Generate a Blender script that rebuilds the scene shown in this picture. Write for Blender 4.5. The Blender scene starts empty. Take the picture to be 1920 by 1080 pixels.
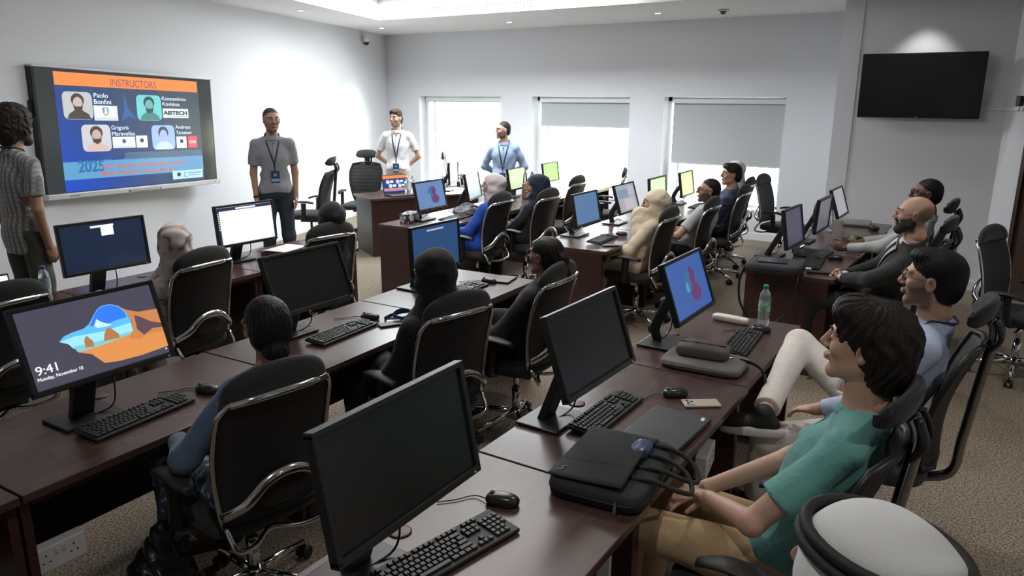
import bpy, math, random
import numpy as np
from mathutils import Vector, Matrix
from mathutils.bvhtree import BVHTree
random.seed(7)
PI = math.pi
col = bpy.context.scene.collection
V3 = lambda *a: np.array(a, dtype=float)

# ------------------------------------------------------------------ materials
MATS = {}
def mat(name, color, rough=.5, metal=0., spec=.5, bump=None, noise=None, emit=None, coat=0., sheen=0.):
    if name in MATS: return MATS[name]
    m = bpy.data.materials.new(name); m.use_nodes = True
    nt = m.node_tree; N = nt.nodes; L = nt.links
    b = N['Principled BSDF']
    b.inputs['Base Color'].default_value = (*color, 1)
    b.inputs['Roughness'].default_value = rough
    b.inputs['Metallic'].default_value = metal
    b.inputs['Specular IOR Level'].default_value = spec
    if coat: b.inputs['Coat Weight'].default_value = coat; b.inputs['Coat Roughness'].default_value = .12
    if sheen: b.inputs['Sheen Weight'].default_value = sheen
    if emit:
        b.inputs['Emission Color'].default_value = (*emit[0], 1); b.inputs['Emission Strength'].default_value = emit[1]
    if noise or bump:
        tc = N.new('ShaderNodeTexCoord')
    if noise:   # (scale, second colour, low, high[, stretch])
        n = N.new('ShaderNodeTexNoise'); n.inputs['Scale'].default_value = noise[0]; n.inputs['Detail'].default_value = 5
        if len(noise) > 4:
            mp = N.new('ShaderNodeMapping'); mp.inputs['Scale'].default_value = noise[4]
            L.new(tc.outputs['Object'], mp.inputs['Vector']); L.new(mp.outputs['Vector'], n.inputs['Vector'])
        else: L.new(tc.outputs['Object'], n.inputs['Vector'])
        r = N.new('ShaderNodeValToRGB'); r.color_ramp.elements[0].position = noise[2]; r.color_ramp.elements[1].position = noise[3]
        r.color_ramp.elements[0].color = (*color, 1); r.color_ramp.elements[1].color = (*noise[1], 1)
        L.new(n.outputs['Fac'], r.inputs['Fac']); L.new(r.outputs['Color'], b.inputs['Base Color'])
    if bump:    # (scale, strength, distance)
        n2 = N.new('ShaderNodeTexNoise'); n2.inputs['Scale'].default_value = bump[0]; n2.inputs['Detail'].default_value = 4
        L.new(tc.outputs['Object'], n2.inputs['Vector'])
        bp = N.new('ShaderNodeBump'); bp.inputs['Strength'].default_value = bump[1]; bp.inputs['Distance'].default_value = bump[2]
        L.new(n2.outputs['Fac'], bp.inputs['Height']); L.new(bp.outputs['Normal'], b.inputs['Normal'])
    MATS[name] = m
    return m
def emat(name, color, s=1.0):
    """lit display pixels: emission under a glossy front"""
    if name in MATS: return MATS[name]
    return mat(name, (.01, .01, .012), .25, emit=(color, s))
def checks(name, c1, c2, c3, sc):
    """woven plaid / check cloth"""
    if name in MATS: return MATS[name]
    m = mat(name, c1, .85, sheen=.2); nt = m.node_tree; N = nt.nodes; L = nt.links; b = N['Principled BSDF']
    tc = N.new('ShaderNodeTexCoord')
    w = []
    for ax in ('X', 'Z'):
        t = N.new('ShaderNodeTexWave'); t.bands_direction = ax; t.inputs['Scale'].default_value = sc; t.inputs['Distortion'].default_value = .3
        L.new(tc.outputs['Object'], t.inputs['Vector'])
        r = N.new('ShaderNodeValToRGB'); r.color_ramp.elements[0].position = .45; r.color_ramp.elements[1].position = .6
        L.new(t.outputs['Fac'], r.inputs['Fac']); w.append(r)
    a = N.new('ShaderNodeMixRGB'); a.inputs[1].default_value = (*c1, 1); a.inputs[2].default_value = (*c2, 1)
    L.new(w[0].outputs['Color'], a.inputs[0])
    a2 = N.new('ShaderNodeMixRGB'); a2.inputs[2].default_value = (*c3, 1)
    f = N.new('ShaderNodeMath'); f.operation = 'MULTIPLY'; f.inputs[1].default_value = .6
    L.new(w[1].outputs['Color'], f.inputs[0]); L.new(f.outputs[0], a2.inputs[0]); L.new(a.outputs[0], a2.inputs[1]); L.new(a2.outputs[0], b.inputs['Base Color'])
    return m

# ------------------------------------------------------------------ scene tree helpers
def link(o, parent=None):
    col.objects.link(o)
    if parent is not None: o.parent = parent
    return o
def tag(o, label=None, cat=None, group=None, kind=None):
    if label: o['label'] = label
    if cat: o['category'] = cat
    if group: o['group'] = group
    if kind: o['kind'] = kind
    return o
def thing(name, label, cat, loc=(0, 0, 0), rz=0., group=None):
    o = bpy.data.objects.new(name, None); o.empty_display_size = .1; link(o)
    o.location = loc; o.rotation_euler = (0, 0, rz)
    return tag(o, label, cat, group)
def dup(root, parent=None, loc=None, rz=None, label=None, group=None):
    c = root.copy(); link(c, parent)
    if loc is not None: c.location = loc
    if rz is not None: c.rotation_euler = (0, 0, rz)
    if label: c['label'] = label
    if group: c['group'] = group
    for ch in list(root.children): dup(ch, c)
    return c

class MB:
    """collects simple shapes into one mesh"""
    def __init__(s): s.v = []; s.f = []; s.sm = []
    def add(s, vs, fs, smooth=False):
        o = len(s.v); s.v += [tuple(map(float, p)) for p in vs]; s.f += [tuple(i + o for i in f) for f in fs]; s.sm += [smooth] * len(fs); return s
    def box(s, c, d, R=None, ch=0.):
        x, y, z = d[0] / 2, d[1] / 2, d[2] / 2; c = V3(*c)
        P = [(-x, -y, -z), (x, -y, -z), (x, y, -z), (-x, y, -z), (-x, -y, z), (x, -y, z), (x, y, z), (-x, y, z)]
        P = [c + (R @ V3(*p) if R is not None else V3(*p)) for p in P]
        return s.add(P, [(0, 3, 2, 1), (4, 5, 6, 7), (0, 1, 5, 4), (1, 2, 6, 5), (2, 3, 7, 6), (3, 0, 4, 7)])
    def tube(s, pts, r, n=10, cap=True, flat=1., up=(0, 0, 1)):
        pts = [V3(*p) for p in pts]; m = len(pts); rs = r if isinstance(r, (list, tuple)) else [r] * m
        vs = []; prev = None
        for i, p in enumerate(pts):
            t = pts[min(i + 1, m - 1)] - pts[max(i - 1, 0)]; t = t / (np.linalg.norm(t) + 1e-9)
            a = V3(*up) if prev is None else prev
            a = a - t * (a @ t)
            if np.linalg.norm(a) < 1e-3: a = V3(1, 0, 0) - t * t[0]
            a = a / np.linalg.norm(a); prev = a; b = np.cross(t, a)
            for k in range(n):
                th = 2 * PI * k / n; vs.append(p + rs[i] * (math.cos(th) * a + flat * math.sin(th) * b))
        fs = [(i * n + k, i * n + (k + 1) % n, (i + 1) * n + (k + 1) % n, (i + 1) * n + k) for i in range(m - 1) for k in range(n)]
        s.add(vs, fs, True)
        if cap:
            o = len(s.v) - m * n
            s.f += [tuple(o + k for k in range(n))[::-1], tuple(o + (m - 1) * n + k for k in range(n))]; s.sm += [False, False]
        return s
    def cyl(s, a, b, r1, r2=None, n=16): return s.tube([a, b], [r1, r1 if r2 is None else r2], n)
    def lathe(s, prof, c=(0, 0, 0), n=24):
        c = V3(*c); m = len(prof); vs = []
        for (r, z) in prof:
            for k in range(n): th = 2 * PI * k / n; vs.append(c + V3(r * math.cos(th), r * math.sin(th), z))
        fs = [(i * n + k, i * n + (k + 1) % n, (i + 1) * n + (k + 1) % n, (i + 1) * n + k) for i in range(m - 1) for k in range(n)]
        s.add(vs, fs, True); o = len(s.v) - m * n
        s.f += [tuple(o + k for k in range(n))[::-1], tuple(o + (m - 1) * n + k for k in range(n))]; s.sm += [False, False]
        return s
    def sup(s, c, r, e1=.5, e2=.5, R=None, nu=24, nv=14):
        """superellipsoid: e small = boxy"""
        sg = lambda w, e: math.copysign(abs(w) ** e, w); c = V3(*c); vs = []
        for j in range(nv + 1):
            v = -PI / 2 + PI * j / nv
            for i in range(nu):
                u = 2 * PI * i / nu
                p = V3(r[0] * sg(math.cos(v), e1) * sg(math.cos(u), e2), r[1] * sg(math.cos(v), e1) * sg(math.sin(u), e2), r[2] * sg(math.sin(v), e1))
                vs.append(c + (R @ p if R is not None else p))
        fs = [(j * nu + i, j * nu + (i + 1) % nu, (j + 1) * nu + (i + 1) % nu, (j + 1) * nu + i) for j in range(nv) for i in range(nu)]
        return s.add(vs, fs, True)
    def prism(s, pts, d):
        """closed outline (3-D points, planar) pushed along vector d"""
        P = [V3(*p) for p in pts]; d = V3(*d); n = len(P)
        fs = [tuple(range(n)), tuple(range(2 * n - 1, n - 1, -1))] + [(i, i + n, (i + 1) % n + n, (i + 1) % n) for i in range(n)]
        return s.add(P + [p + d for p in P], fs)
    def grid(s, fn, nu, nv, smooth=True):
        vs = [fn(i / nu, j / nv) for j in range(nv + 1) for i in range(nu + 1)]
        fs = [(j * (nu + 1) + i, j * (nu + 1) + i + 1, (j + 1) * (nu + 1) + i + 1, (j + 1) * (nu + 1) + i) for j in range(nv) for i in range(nu)]
        return s.add(vs, fs, smooth)
    def build(s, name, m, parent=None, bevel=0., seg=2, solid=0., label=None):
        me = bpy.data.meshes.new(name); me.from_pydata(s.v, [], s.f); me.update()
        me.polygons.foreach_set('use_smooth', s.sm)
        o = bpy.data.objects.new(name, me); link(o, parent); me.materials.append(m)
        if solid:
            q = o.modifiers.new('solid', 'SOLIDIFY'); q.thickness = solid; q.offset = 0
        if bevel:
            q = o.modifiers.new('bevel', 'BEVEL'); q.width = bevel; q.segments = seg; q.limit_method = 'ANGLE'; q.angle_limit = .6
        if label: o['label'] = label
        return o
def Rz(a): c, s = math.cos(a), math.sin(a); return np.array([[c, -s, 0], [s, c, 0], [0, 0, 1.]])
def Rx(a): c, s = math.cos(a), math.sin(a); return np.array([[1, 0, 0], [0, c, -s], [0, s, c]])
def Ry(a): c, s = math.cos(a), math.sin(a); return np.array([[c, 0, s], [0, 1, 0], [-s, 0, c]])
def arc(pts, n=8):
    """Catmull-Rom through points"""
    P = [V3(*p) for p in pts]; P = [2 * P[0] - P[1]] + P + [2 * P[-1] - P[-2]]; out = []
    for i in range(1, len(P) - 2):
        for k in range(n):
            t = k / n; a, b, c, d = P[i - 1:i + 3]
            out.append(.5 * ((2 * b) + (c - a) * t + (2 * a - 5 * b + 4 * c - d) * t * t + (3 * b - a - 3 * c + d) * t ** 3))
    out.append(P[-2]); return out
FONT_CURVES = {}
def text(name, body, size, m, parent, loc, rot, align='LEFT', fitw=None, bold=0., label=None):
    cu = bpy.data.curves.new(name, 'FONT'); cu.body = body; cu.size = size; cu.extrude = .0004; cu.align_x = align; cu.offset = bold
    o = bpy.data.objects.new(name, cu); link(o, parent); o.location = loc; o.rotation_euler = rot; cu.materials.append(m)
    if fitw:
        bpy.context.view_layer.update()
        w = o.dimensions.x
        if w > 0: o.scale = (fitw / w, 1, 1)
    bpy.context.view_layer.update()
    me = bpy.data.meshes.new_from_object(o.evaluated_get(bpy.context.evaluated_depsgraph_get())); n = bpy.data.objects.new(name, me); link(n, parent)
    n.location = o.location; n.rotation_euler = o.rotation_euler; n.scale = o.scale
    if not me.materials: me.materials.append(m)
    bpy.data.objects.remove(o)
    return n

# ------------------------------------------------------------------ implicit surfaces (smoothly blended volumes -> one skin)
def cap(a, b, ra, rb=None, k=.02, sq=None, op='u'): return ('c', V3(*a), V3(*b), ra, ra if rb is None else rb, k, sq, op)
def ell(c, r, R=None, k=.02, op='u'): return ('e', V3(*c), V3(*r), R, None, k, None, op)
def field(prims, vox, disp=None, cut=None):
    lo = np.full(3, 1e9); hi = -lo
    for t, a, b, ra, rb, k, sq, op in prims:
        if op != 'u': continue
        if t == 'c': R_ = max(ra, rb); lo = np.minimum(lo, np.minimum(a, b) - R_); hi = np.maximum(hi, np.maximum(a, b) + R_)
        else: R_ = max(b); lo = np.minimum(lo, a - R_); hi = np.maximum(hi, a + R_)
    mg = vox * 3 + .012; lo -= mg; hi += mg
    n = np.ceil((hi - lo) / vox).astype(int) + 1
    D = np.full(n, .1, np.float32)
    ax = [(lo[i] + vox * np.arange(n[i])).astype(np.float32) for i in range(3)]
    for t, a, b, ra, rb, k, sq, op in prims:
        m = max(.03, k + 3 * vox)
        if t == 'c': R_ = max(ra, rb) * (sq[1] if sq and sq[1] > 1 else 1); l = np.minimum(a, b) - R_ - m; h = np.maximum(a, b) + R_ + m
        else: R_ = max(b) if ra is not None else b; l = a - R_ - m; h = a + R_ + m
        i0 = np.maximum(((l - lo) / vox).astype(int), 0); i1 = np.minimum(((h - lo) / vox).astype(int) + 2, n)
        if (i1 <= i0).any(): continue
        sl = tuple(slice(i0[i], i1[i]) for i in range(3))
        X = ax[0][sl[0]][:, None, None]; Y = ax[1][sl[1]][None, :, None]; Z = ax[2][sl[2]][None, None, :]
        if t == 'c':
            ab = b - a; L2 = ab @ ab + 1e-12
            T = ((X - a[0]) * ab[0] + (Y - a[1]) * ab[1] + (Z - a[2]) * ab[2]) / L2; T = np.clip(T, 0, 1)
            dx = X - a[0] - T * ab[0]; dy = Y - a[1] - T * ab[1]; dz = Z - a[2] - T * ab[2]
            if sq is not None:
                f = V3(*sq[0]); q = (dx * f[0] + dy * f[1] + dz * f[2]) * (1 / sq[1] - 1); dx = dx + q * f[0]; dy = dy + q * f[1]; dz = dz + q * f[2]
            d = np.sqrt(dx * dx + dy * dy + dz * dz) - (ra + (rb - ra) * T)
            if sq is not None and sq[1] < 1: d = d * (.5 + .5 * sq[1])
        else:
            dx = X - a[0]; dy = Y - a[1]; dz = Z - a[2]
            if ra is not None:
                R = ra; dx, dy, dz = (R[0, 0] * dx + R[1, 0] * dy + R[2, 0] * dz, R[0, 1] * dx + R[1, 1] * dy + R[2, 1] * dz, R[0, 2] * dx + R[1, 2] * dy + R[2, 2] * dz)
            dx = dx / b[0]; dy = dy / b[1]; dz = dz / b[2]
            k0 = np.sqrt(dx * dx + dy * dy + dz * dz); k1 = np.sqrt((dx / b[0]) ** 2 + (dy / b[1]) ** 2 + (dz / b[2]) ** 2) + 1e-6
            d = np.maximum(k0 * (k0 - 1) / k1, -min(b)) 
        d = d.astype(np.float32); S = D[sl]
        if op == 'u': hh = np.maximum(k - np.abs(S - d), 0) / k; D[sl] = np.minimum(S, d) - hh * hh * k / 4
        else: d = -d; hh = np.maximum(k - np.abs(S - d), 0) / k; D[sl] = np.maximum(S, d) + hh * hh * k / 4
    X = ax[0][:, None, None]; Y = ax[1][None, :, None]; Z = ax[2][None, None, :]
    if disp is not None: D = D + disp(X, Y, Z).astype(np.float32)
    if cut is not None: D = np.maximum(D, cut(X, Y, Z).astype(np.float32))
    D[0] = D[-1] = .05; D[:, 0] = D[:, -1] = .05; D[:, :, 0] = D[:, :, -1] = .05
    return nets(D, lo, vox)
def nets(D, lo, vox):
    s = D < 0; n = D.shape
    c = [s[i:n[0] - 1 + i, j:n[1] - 1 + j, k:n[2] - 1 + k] for i in (0, 1) for j in (0, 1) for k in (0, 1)]
    cnt = np.zeros(c[0].shape, np.int8)
    for q in c: cnt += q
    act = (cnt > 0) & (cnt < 8)
    idx = np.full(act.shape, -1, np.int32); I = np.argwhere(act); idx[act] = np.arange(len(I))
    acc = np.zeros((len(I), 3)); w = np.zeros(len(I))
    cor = [V3(i, j, k).astype(int) for i in (0, 1) for j in (0, 1) for k in (0, 1)]
    dv = [D[I[:, 0] + q[0], I[:, 1] + q[1], I[:, 2] + q[2]] for q in cor]
    for a in range(8):
        for b in range(a + 1, 8):
            if abs(cor[a] - cor[b]).sum() != 1: continue
            x = (dv[a] < 0) != (dv[b] < 0); t = np.where(x, dv[a] / np.where(x, dv[a] - dv[b], 1), 0)
            p = cor[a][None] + t[:, None] * (cor[b] - cor[a])[None]; acc += np.where(x[:, None], p, 0); w += x
    P = lo[None] + vox * (I + acc / np.maximum(w, 1)[:, None])
    F = []
    for axis in range(3):
        o = [k for k in range(3) if k != axis]
        a = [slice(None)] * 3; b = [slice(None)] * 3; a[axis] = slice(0, -1); b[axis] = slice(1, None)
        sa = s[tuple(a)]; sb = s[tuple(b)]
        for flip, M in ((0, sa & ~sb), (1, ~sa & sb)):
            E = np.argwhere(M); ok = (E[:, o[0]] > 0) & (E[:, o[1]] > 0) & (E[:, o[0]] < n[o[0]] - 1) & (E[:, o[1]] < n[o[1]] - 1); E = E[ok]
            q = []
            for d0, d1 in ((1, 1), (0, 1), (0, 0), (1, 0)):
                G = E.copy(); G[:, o[0]] -= d0; G[:, o[1]] -= d1; q.append(idx[G[:, 0], G[:, 1], G[:, 2]])
            q = np.stack(q, 1)
            if (axis == 1) != bool(flip): q = q[:, ::-1]
            F.append(q)
    F = np.concatenate(F); F = F[(F >= 0).all(1)]
    return P, F
def rawmesh(name, parts, m, parent=None, smooth=1, label=None):
    """parts: list of (verts, quads) joined into one smooth mesh object"""
    o = 0; VV = []; FF = []
    for P, F in parts: VV.append(P); FF.append(F + o); o += len(P)
    P = np.concatenate(VV); F = np.concatenate(FF)
    me = bpy.data.meshes.new(name); me.vertices.add(len(P)); me.vertices.foreach_set('co', P.astype(np.float32).ravel())
    me.loops.add(F.size); me.loops.foreach_set('vertex_index', F.astype(np.int32).ravel())
    me.polygons.add(len(F)); me.polygons.foreach_set('loop_start', np.arange(0, F.size, 4, dtype=np.int32)); me.polygons.foreach_set('loop_total', np.full(len(F), 4, np.int32))
    me.polygons.foreach_set('use_smooth', np.ones(len(F), bool)); me.update(calc_edges=True)
    ob = bpy.data.objects.new(name, me); link(ob, parent); me.materials.append(m)
    if smooth:
        q = ob.modifiers.new('smooth', 'SMOOTH'); q.iterations = smooth; q.factor = .5
    if label: ob['label'] = label
    return ob
# ------------------------------------------------------------------ palette
def wood(name, c1, c2, rough=.3):
    m = mat(name, c1, rough, noise=(3.2, c2, .3, .75, (9, 1.2, 9)), spec=.5)
    return m
M_wall = mat('wall_paint', (.755, .765, .80), .75, bump=(60, .05, .002))
M_ceil = mat('ceiling_paint', (.86, .87, .86), .8)
M_trim = mat('white_trim', (.82, .82, .82), .4)
M_desk = wood('dark_desk_laminate', (.062, .034, .029), (.095, .055, .046), .25)
M_desk2 = wood('desk_edge_laminate', (.040, .017, .014), (.060, .028, .023), .35)
M_door = wood('dark_door_veneer', (.035, .018, .013), (.06, .032, .022), .4)
M_blk = mat('black_plastic', (.012, .012, .013), .42)
M_blk2 = mat('black_soft_plastic', (.018, .018, .019), .55)
M_grayp = mat('grey_plastic', (.10, .10, .105), .4)
M_chrome = mat('chrome', (.75, .75, .76), .13, 1.0)
M_dchrome = mat('dark_chrome', (.30, .30, .31), .2, 1.0)
M_mesh = mat('black_mesh_fabric', (.013, .013, .014), .6, bump=(500, .5, .002))
M_fab = mat('black_seat_fabric', (.016, .016, .017), .85, bump=(300, .4, .002), sheen=.15)
M_white = mat('white_plastic', (.78, .78, .78), .35)
M_paper = mat('white_paper', (.85, .85, .86), .7)
M_off = mat('switched_off_screen', (.010, .0105, .011), .3, spec=.6)

# ------------------------------------------------------------------ room shell
CH = 3.1
C0 = V3(-9.66, 10.99, 0)
WD = V3(math.sin(math.radians(17.5)), -math.cos(math.radians(17.5)), 0)   # along the screen wall, towards the viewer
def struct(o): o['kind'] = 'structure'; return o
def wallbox(name, a, b, z0, z1, t, m, side=1):
    """wall between floor points a,b; thickness t to the right-hand side (side=1) of a->b"""
    a = V3(*a); b = V3(*b); d = b - a; L_ = np.linalg.norm(d); d /= L_; n = np.cross(d, V3(0, 0, 1)) * side
    q = MB(); q.prism([a + V3(0, 0, z0), b + V3(0, 0, z0), b + V3(0, 0, z1), a + V3(0, 0, z1)], n * t)
    return struct(q.build(name, m))
# floor carpet
mc = mat('loop_carpet', (.075, .060, .043), .95, noise=(95, (.40, .33, .245), .36, .64), bump=(120, .9, .006))
q = MB(); q.box((-3.9, 4, -.05), (15.5, 16.5, .1)); struct(q.build('floor', mc))
# window wall with three openings
ops = [(-8.90, -7.12), (-6.50, -4.75), (-4.20, -2.43)]; ZS, ZT = .42, 2.02; YW = 10.95; TW = .26
q = MB(); xs = [-9.95] + [x for o in ops for x in o] + [-1.52]
for i in range(0, len(xs), 2): q.box(((xs[i] + xs[i + 1]) / 2, YW + TW / 2, CH / 2), (xs[i + 1] - xs[i], TW, CH))
for a, b in ops:
    q.box(((a + b) / 2, YW + TW / 2, ZS / 2), (b - a, TW, ZS)); q.box(((a + b) / 2, YW + TW / 2, (ZT + CH) / 2), (b - a, TW, CH - ZT))
struct(q.build('wall_windows', M_wall))
wallbox('wall_screen', C0 + V3(0, 0, 0), C0 + WD * 14.2, 0, CH, .2, M_wall, -1 if False else 1)
q = MB(); q.box((-1.42, 10.1, CH / 2), (.2, 1.72, CH)); q.box((-.62, 9.35, CH / 2), (1.80 - .34, .2, CH)); q.box((-1.436, 9.35, CH / 2), (.168, .2, CH)); struct(q.build('wall_television', M_wall))
E0 = V3(.11, 9.25, 0); ED = V3(.80, -.60, 0)
wallbox('wall_door', E0, E0 + ED * .26, 0, CH, -.15, M_wall)
wallbox('wall_door_beyond', E0 + ED * 1.26, E0 + ED * 3.6, 0, CH, -.15, M_wall)
wallbox('wall_door_top', E0 + ED * .26, E0 + ED * 1.26, 2.72, CH, -.15, M_wall)
wallbox('wall_right', (2.99, 7.09, 0), (2.99, -3.4, 0), 0, CH, .15, M_wall)
wallbox('wall_back', (2.99, -2.6, 0), (-6, -2.6, 0), 0, CH, .15, M_wall)
# door leaf and frame
t = thing('door_1', 'dark brown wooden door at the right edge beside the television wall', 'door', tuple(E0 + ED * .76), math.atan2(ED[1], ED[0])); t['kind'] = 'structure'
q = MB(); q.box((0, .03, 1.36), (.92, .045, 2.72)); q.build('door_leaf', M_door, t, .004)
q = MB(); q.box((0, .004, 1.58), (.90, .006, .012)); q.build('door_groove', mat('groove_dark', (.01, .006, .005), .6), t)
q = MB(); q.box((-.48, .02, 1.37), (.04, .09, 2.74)); q.box((.48, .02, 1.37), (.04, .09, 2.74)); q.box((0, .02, 2.745), (1.0, .09, .03)); q.build('door_frame', M_door, t)
q = MB(); q.cyl((.40, -.0, 1.02), (.40, -.06, 1.02), .012); q.cyl((.41, -.055, 1.02), (.29, -.055, 1.02), .010); q.build('door_handle', M_chrome, t)
# ceiling with a raised tray
TP = [V3(-7.87, 8.80, 0), V3(-7.87, 8.80, 0) + WD * 6.6, V3(-1.9, 8.80 - 6.6 * .954, 0), V3(-1.9, 8.83, 0)]
OUT = [V3(-10.4, 11.3, 0), V3(-6.0, -2.9, 0), V3(3.3, -2.9, 0), V3(3.3, 11.3, 0)]
q = MB(); vs = [p + V3(0, 0, CH) for p in OUT] + [p + V3(0, 0, CH) for p in TP] + [p + V3(0, 0, CH + .34) for p in TP]
fs = [(i, 4 + i, 4 + (i + 1) % 4, (i + 1) % 4) for i in range(4)] + [(4 + i, 8 + i, 8 + (i + 1) % 4, 4 + (i + 1) % 4) for i in range(4)] + [(8, 9, 10, 11)]
q.add(vs, fs); struct(q.build('ceiling', M_ceil))
q = MB(); q.box((-3.6, 4.2, CH + .46), (14, 15, .1)); struct(q.build('ceiling_slab', M_ceil))
# baseboards
wallbox('baseboard_television', (-1.50, 9.25, 0), (.11, 9.25, 0), 0, .10, .015, M_trim)
wallbox('baseboard_windows', (-9.6, YW, 0), (-1.52, YW, 0), 0, .10, .015, M_trim)
wallbox('baseboard_screen', C0 + V3(.02, 0, 0), C0 + V3(.02, 0, 0) + WD * 14, 0, .10, .012, M_trim, -1)
# white cable trunking from the television to the corner, then a small black sensor
wallbox('trim_1', (-.48, 9.25, 0), (.11, 9.25, 0), 1.895, 1.925, .02, M_trim)
q = MB(); c = E0 + ED * .10; q.box(c + V3(0, 0, 1.91), (.17, .03, .03), Rz(math.atan2(ED[1], ED[0]))); struct(q.build('trim_2', M_trim))
t = thing('wall_sensor', 'small black sensor on the wall strip beside the brown door', 'sensor', tuple(E0 + ED * .17 + V3(-.035, -.045, 1.99)), math.atan2(ED[1], ED[0]))
q = MB(); q.box((0, 0, 0), (.05, .06, .10)); q.build('housing', M_blk, t, .008); q = MB(); q.tube(arc([(0, .01, -.05), (-.01, .02, -.08), (-.02, .02, -.10)], 5), .004, 6); q.build('cable', M_blk, t)
# windows: frame, glass, sill, roller blind
mgl = bpy.data.materials.new('window_glass'); mgl.use_nodes = True; nt = mgl.node_tree; nt.nodes.clear()
o_ = nt.nodes.new('ShaderNodeOutputMaterial'); mx = nt.nodes.new('ShaderNodeMixShader'); tr = nt.nodes.new('ShaderNodeBsdfTransparent'); gl = nt.nodes.new('ShaderNodeBsdfGlossy'); fr = nt.nodes.new('ShaderNodeFresnel')
gl.inputs['Roughness'].default_value = .02; fr.inputs['IOR'].default_value = 1.45
nt.links.new(fr.outputs[0], mx.inputs[0]); nt.links.new(tr.outputs[0], mx.inputs[1]); nt.links.new(gl.outputs[0], mx.inputs[2]); nt.links.new(mx.outputs[0], o_.inputs[0])
M_blind = mat('roller_blind_fabric', (.50, .52, .53), .9)
M_frame = mat('window_frame_white', (.80, .82, .83), .4)
for i, ((a, b), zb) in enumerate(zip(ops, (1.93, 1.55, 1.05))):
    w = thing('window_%d' % (i + 1), ['leftmost window, its roller blind almost fully up', 'middle window with the blind about a quarter down', 'right window with the grey blind more than half down'][i], 'window', ((a + b) / 2, YW, 0)); w['kind'] = 'structure'
    W = b - a; q = MB(); y = TW - .04
    for x in (-W / 2 + .03, W / 2 - .03): q.box((x, y, (ZS + ZT) / 2), (.06, .05, ZT - ZS))
    q.box((0, y, ZS + .03), (W, .05, .06)); q.box((0, y, ZT - .03), (W, .05, .06)); q.box((-W / 2 + .20, y, (ZS + ZT) / 2), (.03, .04, ZT - ZS))
    q.build('window_frame', M_frame, w)
    q = MB(); q.box((0, y, (ZS + ZT) / 2), (W - .1, .006, ZT - ZS - .1)); q.build('pane', mgl, w)
    q = MB(); q.box((0, TW / 2 - .02, ZS + .012), (W, TW, .025)); q.build('window_sill', M_trim, w, .004)
    bl = thing('roller_blind', ['pale roller blind rolled up at the top of the leftmost window', 'light grey roller blind a quarter down in the middle window', 'grey roller blind pulled over half down in the right window'][i], 'roller blind', ((a + b) / 2 + .05, YW + .10, 0), 0)
    q = MB(); q.box((0, 0, ZT - .05), (W - .12, .07, .085)); q.build('blind_cassette', mat('blind_cassette_white', (.70, .74, .75), .5), bl, .006)
    q = MB(); q.box((0, .01, (zb + ZT - .09) / 2), (W - .14, .003, ZT - .09 - zb)); q.build('blind_fabric', M_blind, bl)
    q = MB(); q.box((0, .01, zb), (W - .14, .014, .025)); q.build('bottom_bar', mat('blind_bar', (.6, .62, .63), .4), bl)
# outside: pale yellow building
t = thing('neighbouring_building', 'pale yellow building seen through the lower right of the right window', 'building', (-1.65, 17.5, 0))
q = MB(); q.box((0, 1, 1.2), (3.6, 2, 4.4)); q.build('facade', mat('yellow_render', (.86, .84, .50), .9), t)
q = MB(); q.box((0, 1, 3.45), (3.8, 2.2, .12)); q.build('parapet', M_trim, t)
q = MB(); q.box((-6, 30, -1.2), (90, 37, .1)); struct(q.build('ground_outside', mat('pale_ground', (.75, .73, .68), .9)))
# tray slot diffuser on the far upright of the tray
t = thing('slot_air_diffuser', 'long white slot air diffuser in the raised ceiling edge', 'air vent', (-6.10, 8.79, 3.20))
q = MB()
for k in range(3): q.box((0, 0, -.03 + k * .03), (1.75, .03, .008))
q.box((0, .004, .0), (1.78, .01, .09)); q.build('frame', M_trim, t)
q = MB()
for k in range(34): q.box((-.85 + k * .0515, -.012, 0), (.012, .012, .06))
q.build('slats', M_grayp, t)['kind'] = 'stuff'
# recessed ceiling lights
for k, (x, y) in enumerate([(-7.87, 7.28), (-8.66, 9.74), (-3.95, 9.90), (-6.32, 9.95)]):
    t = thing('recessed_ceiling_light', ['small recessed ceiling light above the standing man in grey', 'small recessed ceiling light in the corner near the camera dome', 'small recessed ceiling light above the gap before the right window', 'small recessed ceiling light above the gap between first two windows'][k], 'ceiling light', (x, y, CH), 0, 'recessed ceiling lights')
    q = MB(); q.lathe([(.055, -.001), (.055, -.008), (.04, -.008), (.04, -.001)], (0, 0, 0), 20); q.build('ring', M_trim, t)
    q = MB(); q.lathe([(.001, -.006), (.038, -.006), (.038, -.002)], (0, 0, 0), 20); q.build('lamp', mat('lamp_glow', (.9, .9, .9), .4, emit=((1, .97, .9), 14)), t)
t = thing('smoke_detector', 'round grey detector on the ceiling above the right window', 'smoke detector', (-3.09, 9.96, CH))
q = MB(); q.lathe([(.07, 0), (.075, -.012), (.06, -.02), (.01, -.022)], (0, 0, 0), 24); q.build('base', mat('detector_white', (.6, .6, .6), .4), t)
q = MB(); q.lathe([(.04, -.02), (.035, -.045), (.015, -.06), (.002, -.062)], (0, 0, 0), 20); q.build('sensor', M_grayp, t)
wl = C0 + WD * 1.02 + V3(.07, .02, 0)
t = thing('security_camera', 'white dome security camera high on the screen wall near the corner', 'security camera', (wl[0], wl[1], 2.93))
q = MB(); q.lathe([(.055, .075), (.062, .05), (.062, .0), (.055, -.015)], (0, 0, 0), 24); q.box((-.05, -.0, .045), (.06, .09, .06)); q.build('housing', M_white, t)
q = MB(); q.lathe([(.05, -.012), (.046, -.04), (.028, -.062), (.002, -.07)], (0, 0, 0), 20); q.build('dome', M_blk, t)

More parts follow.
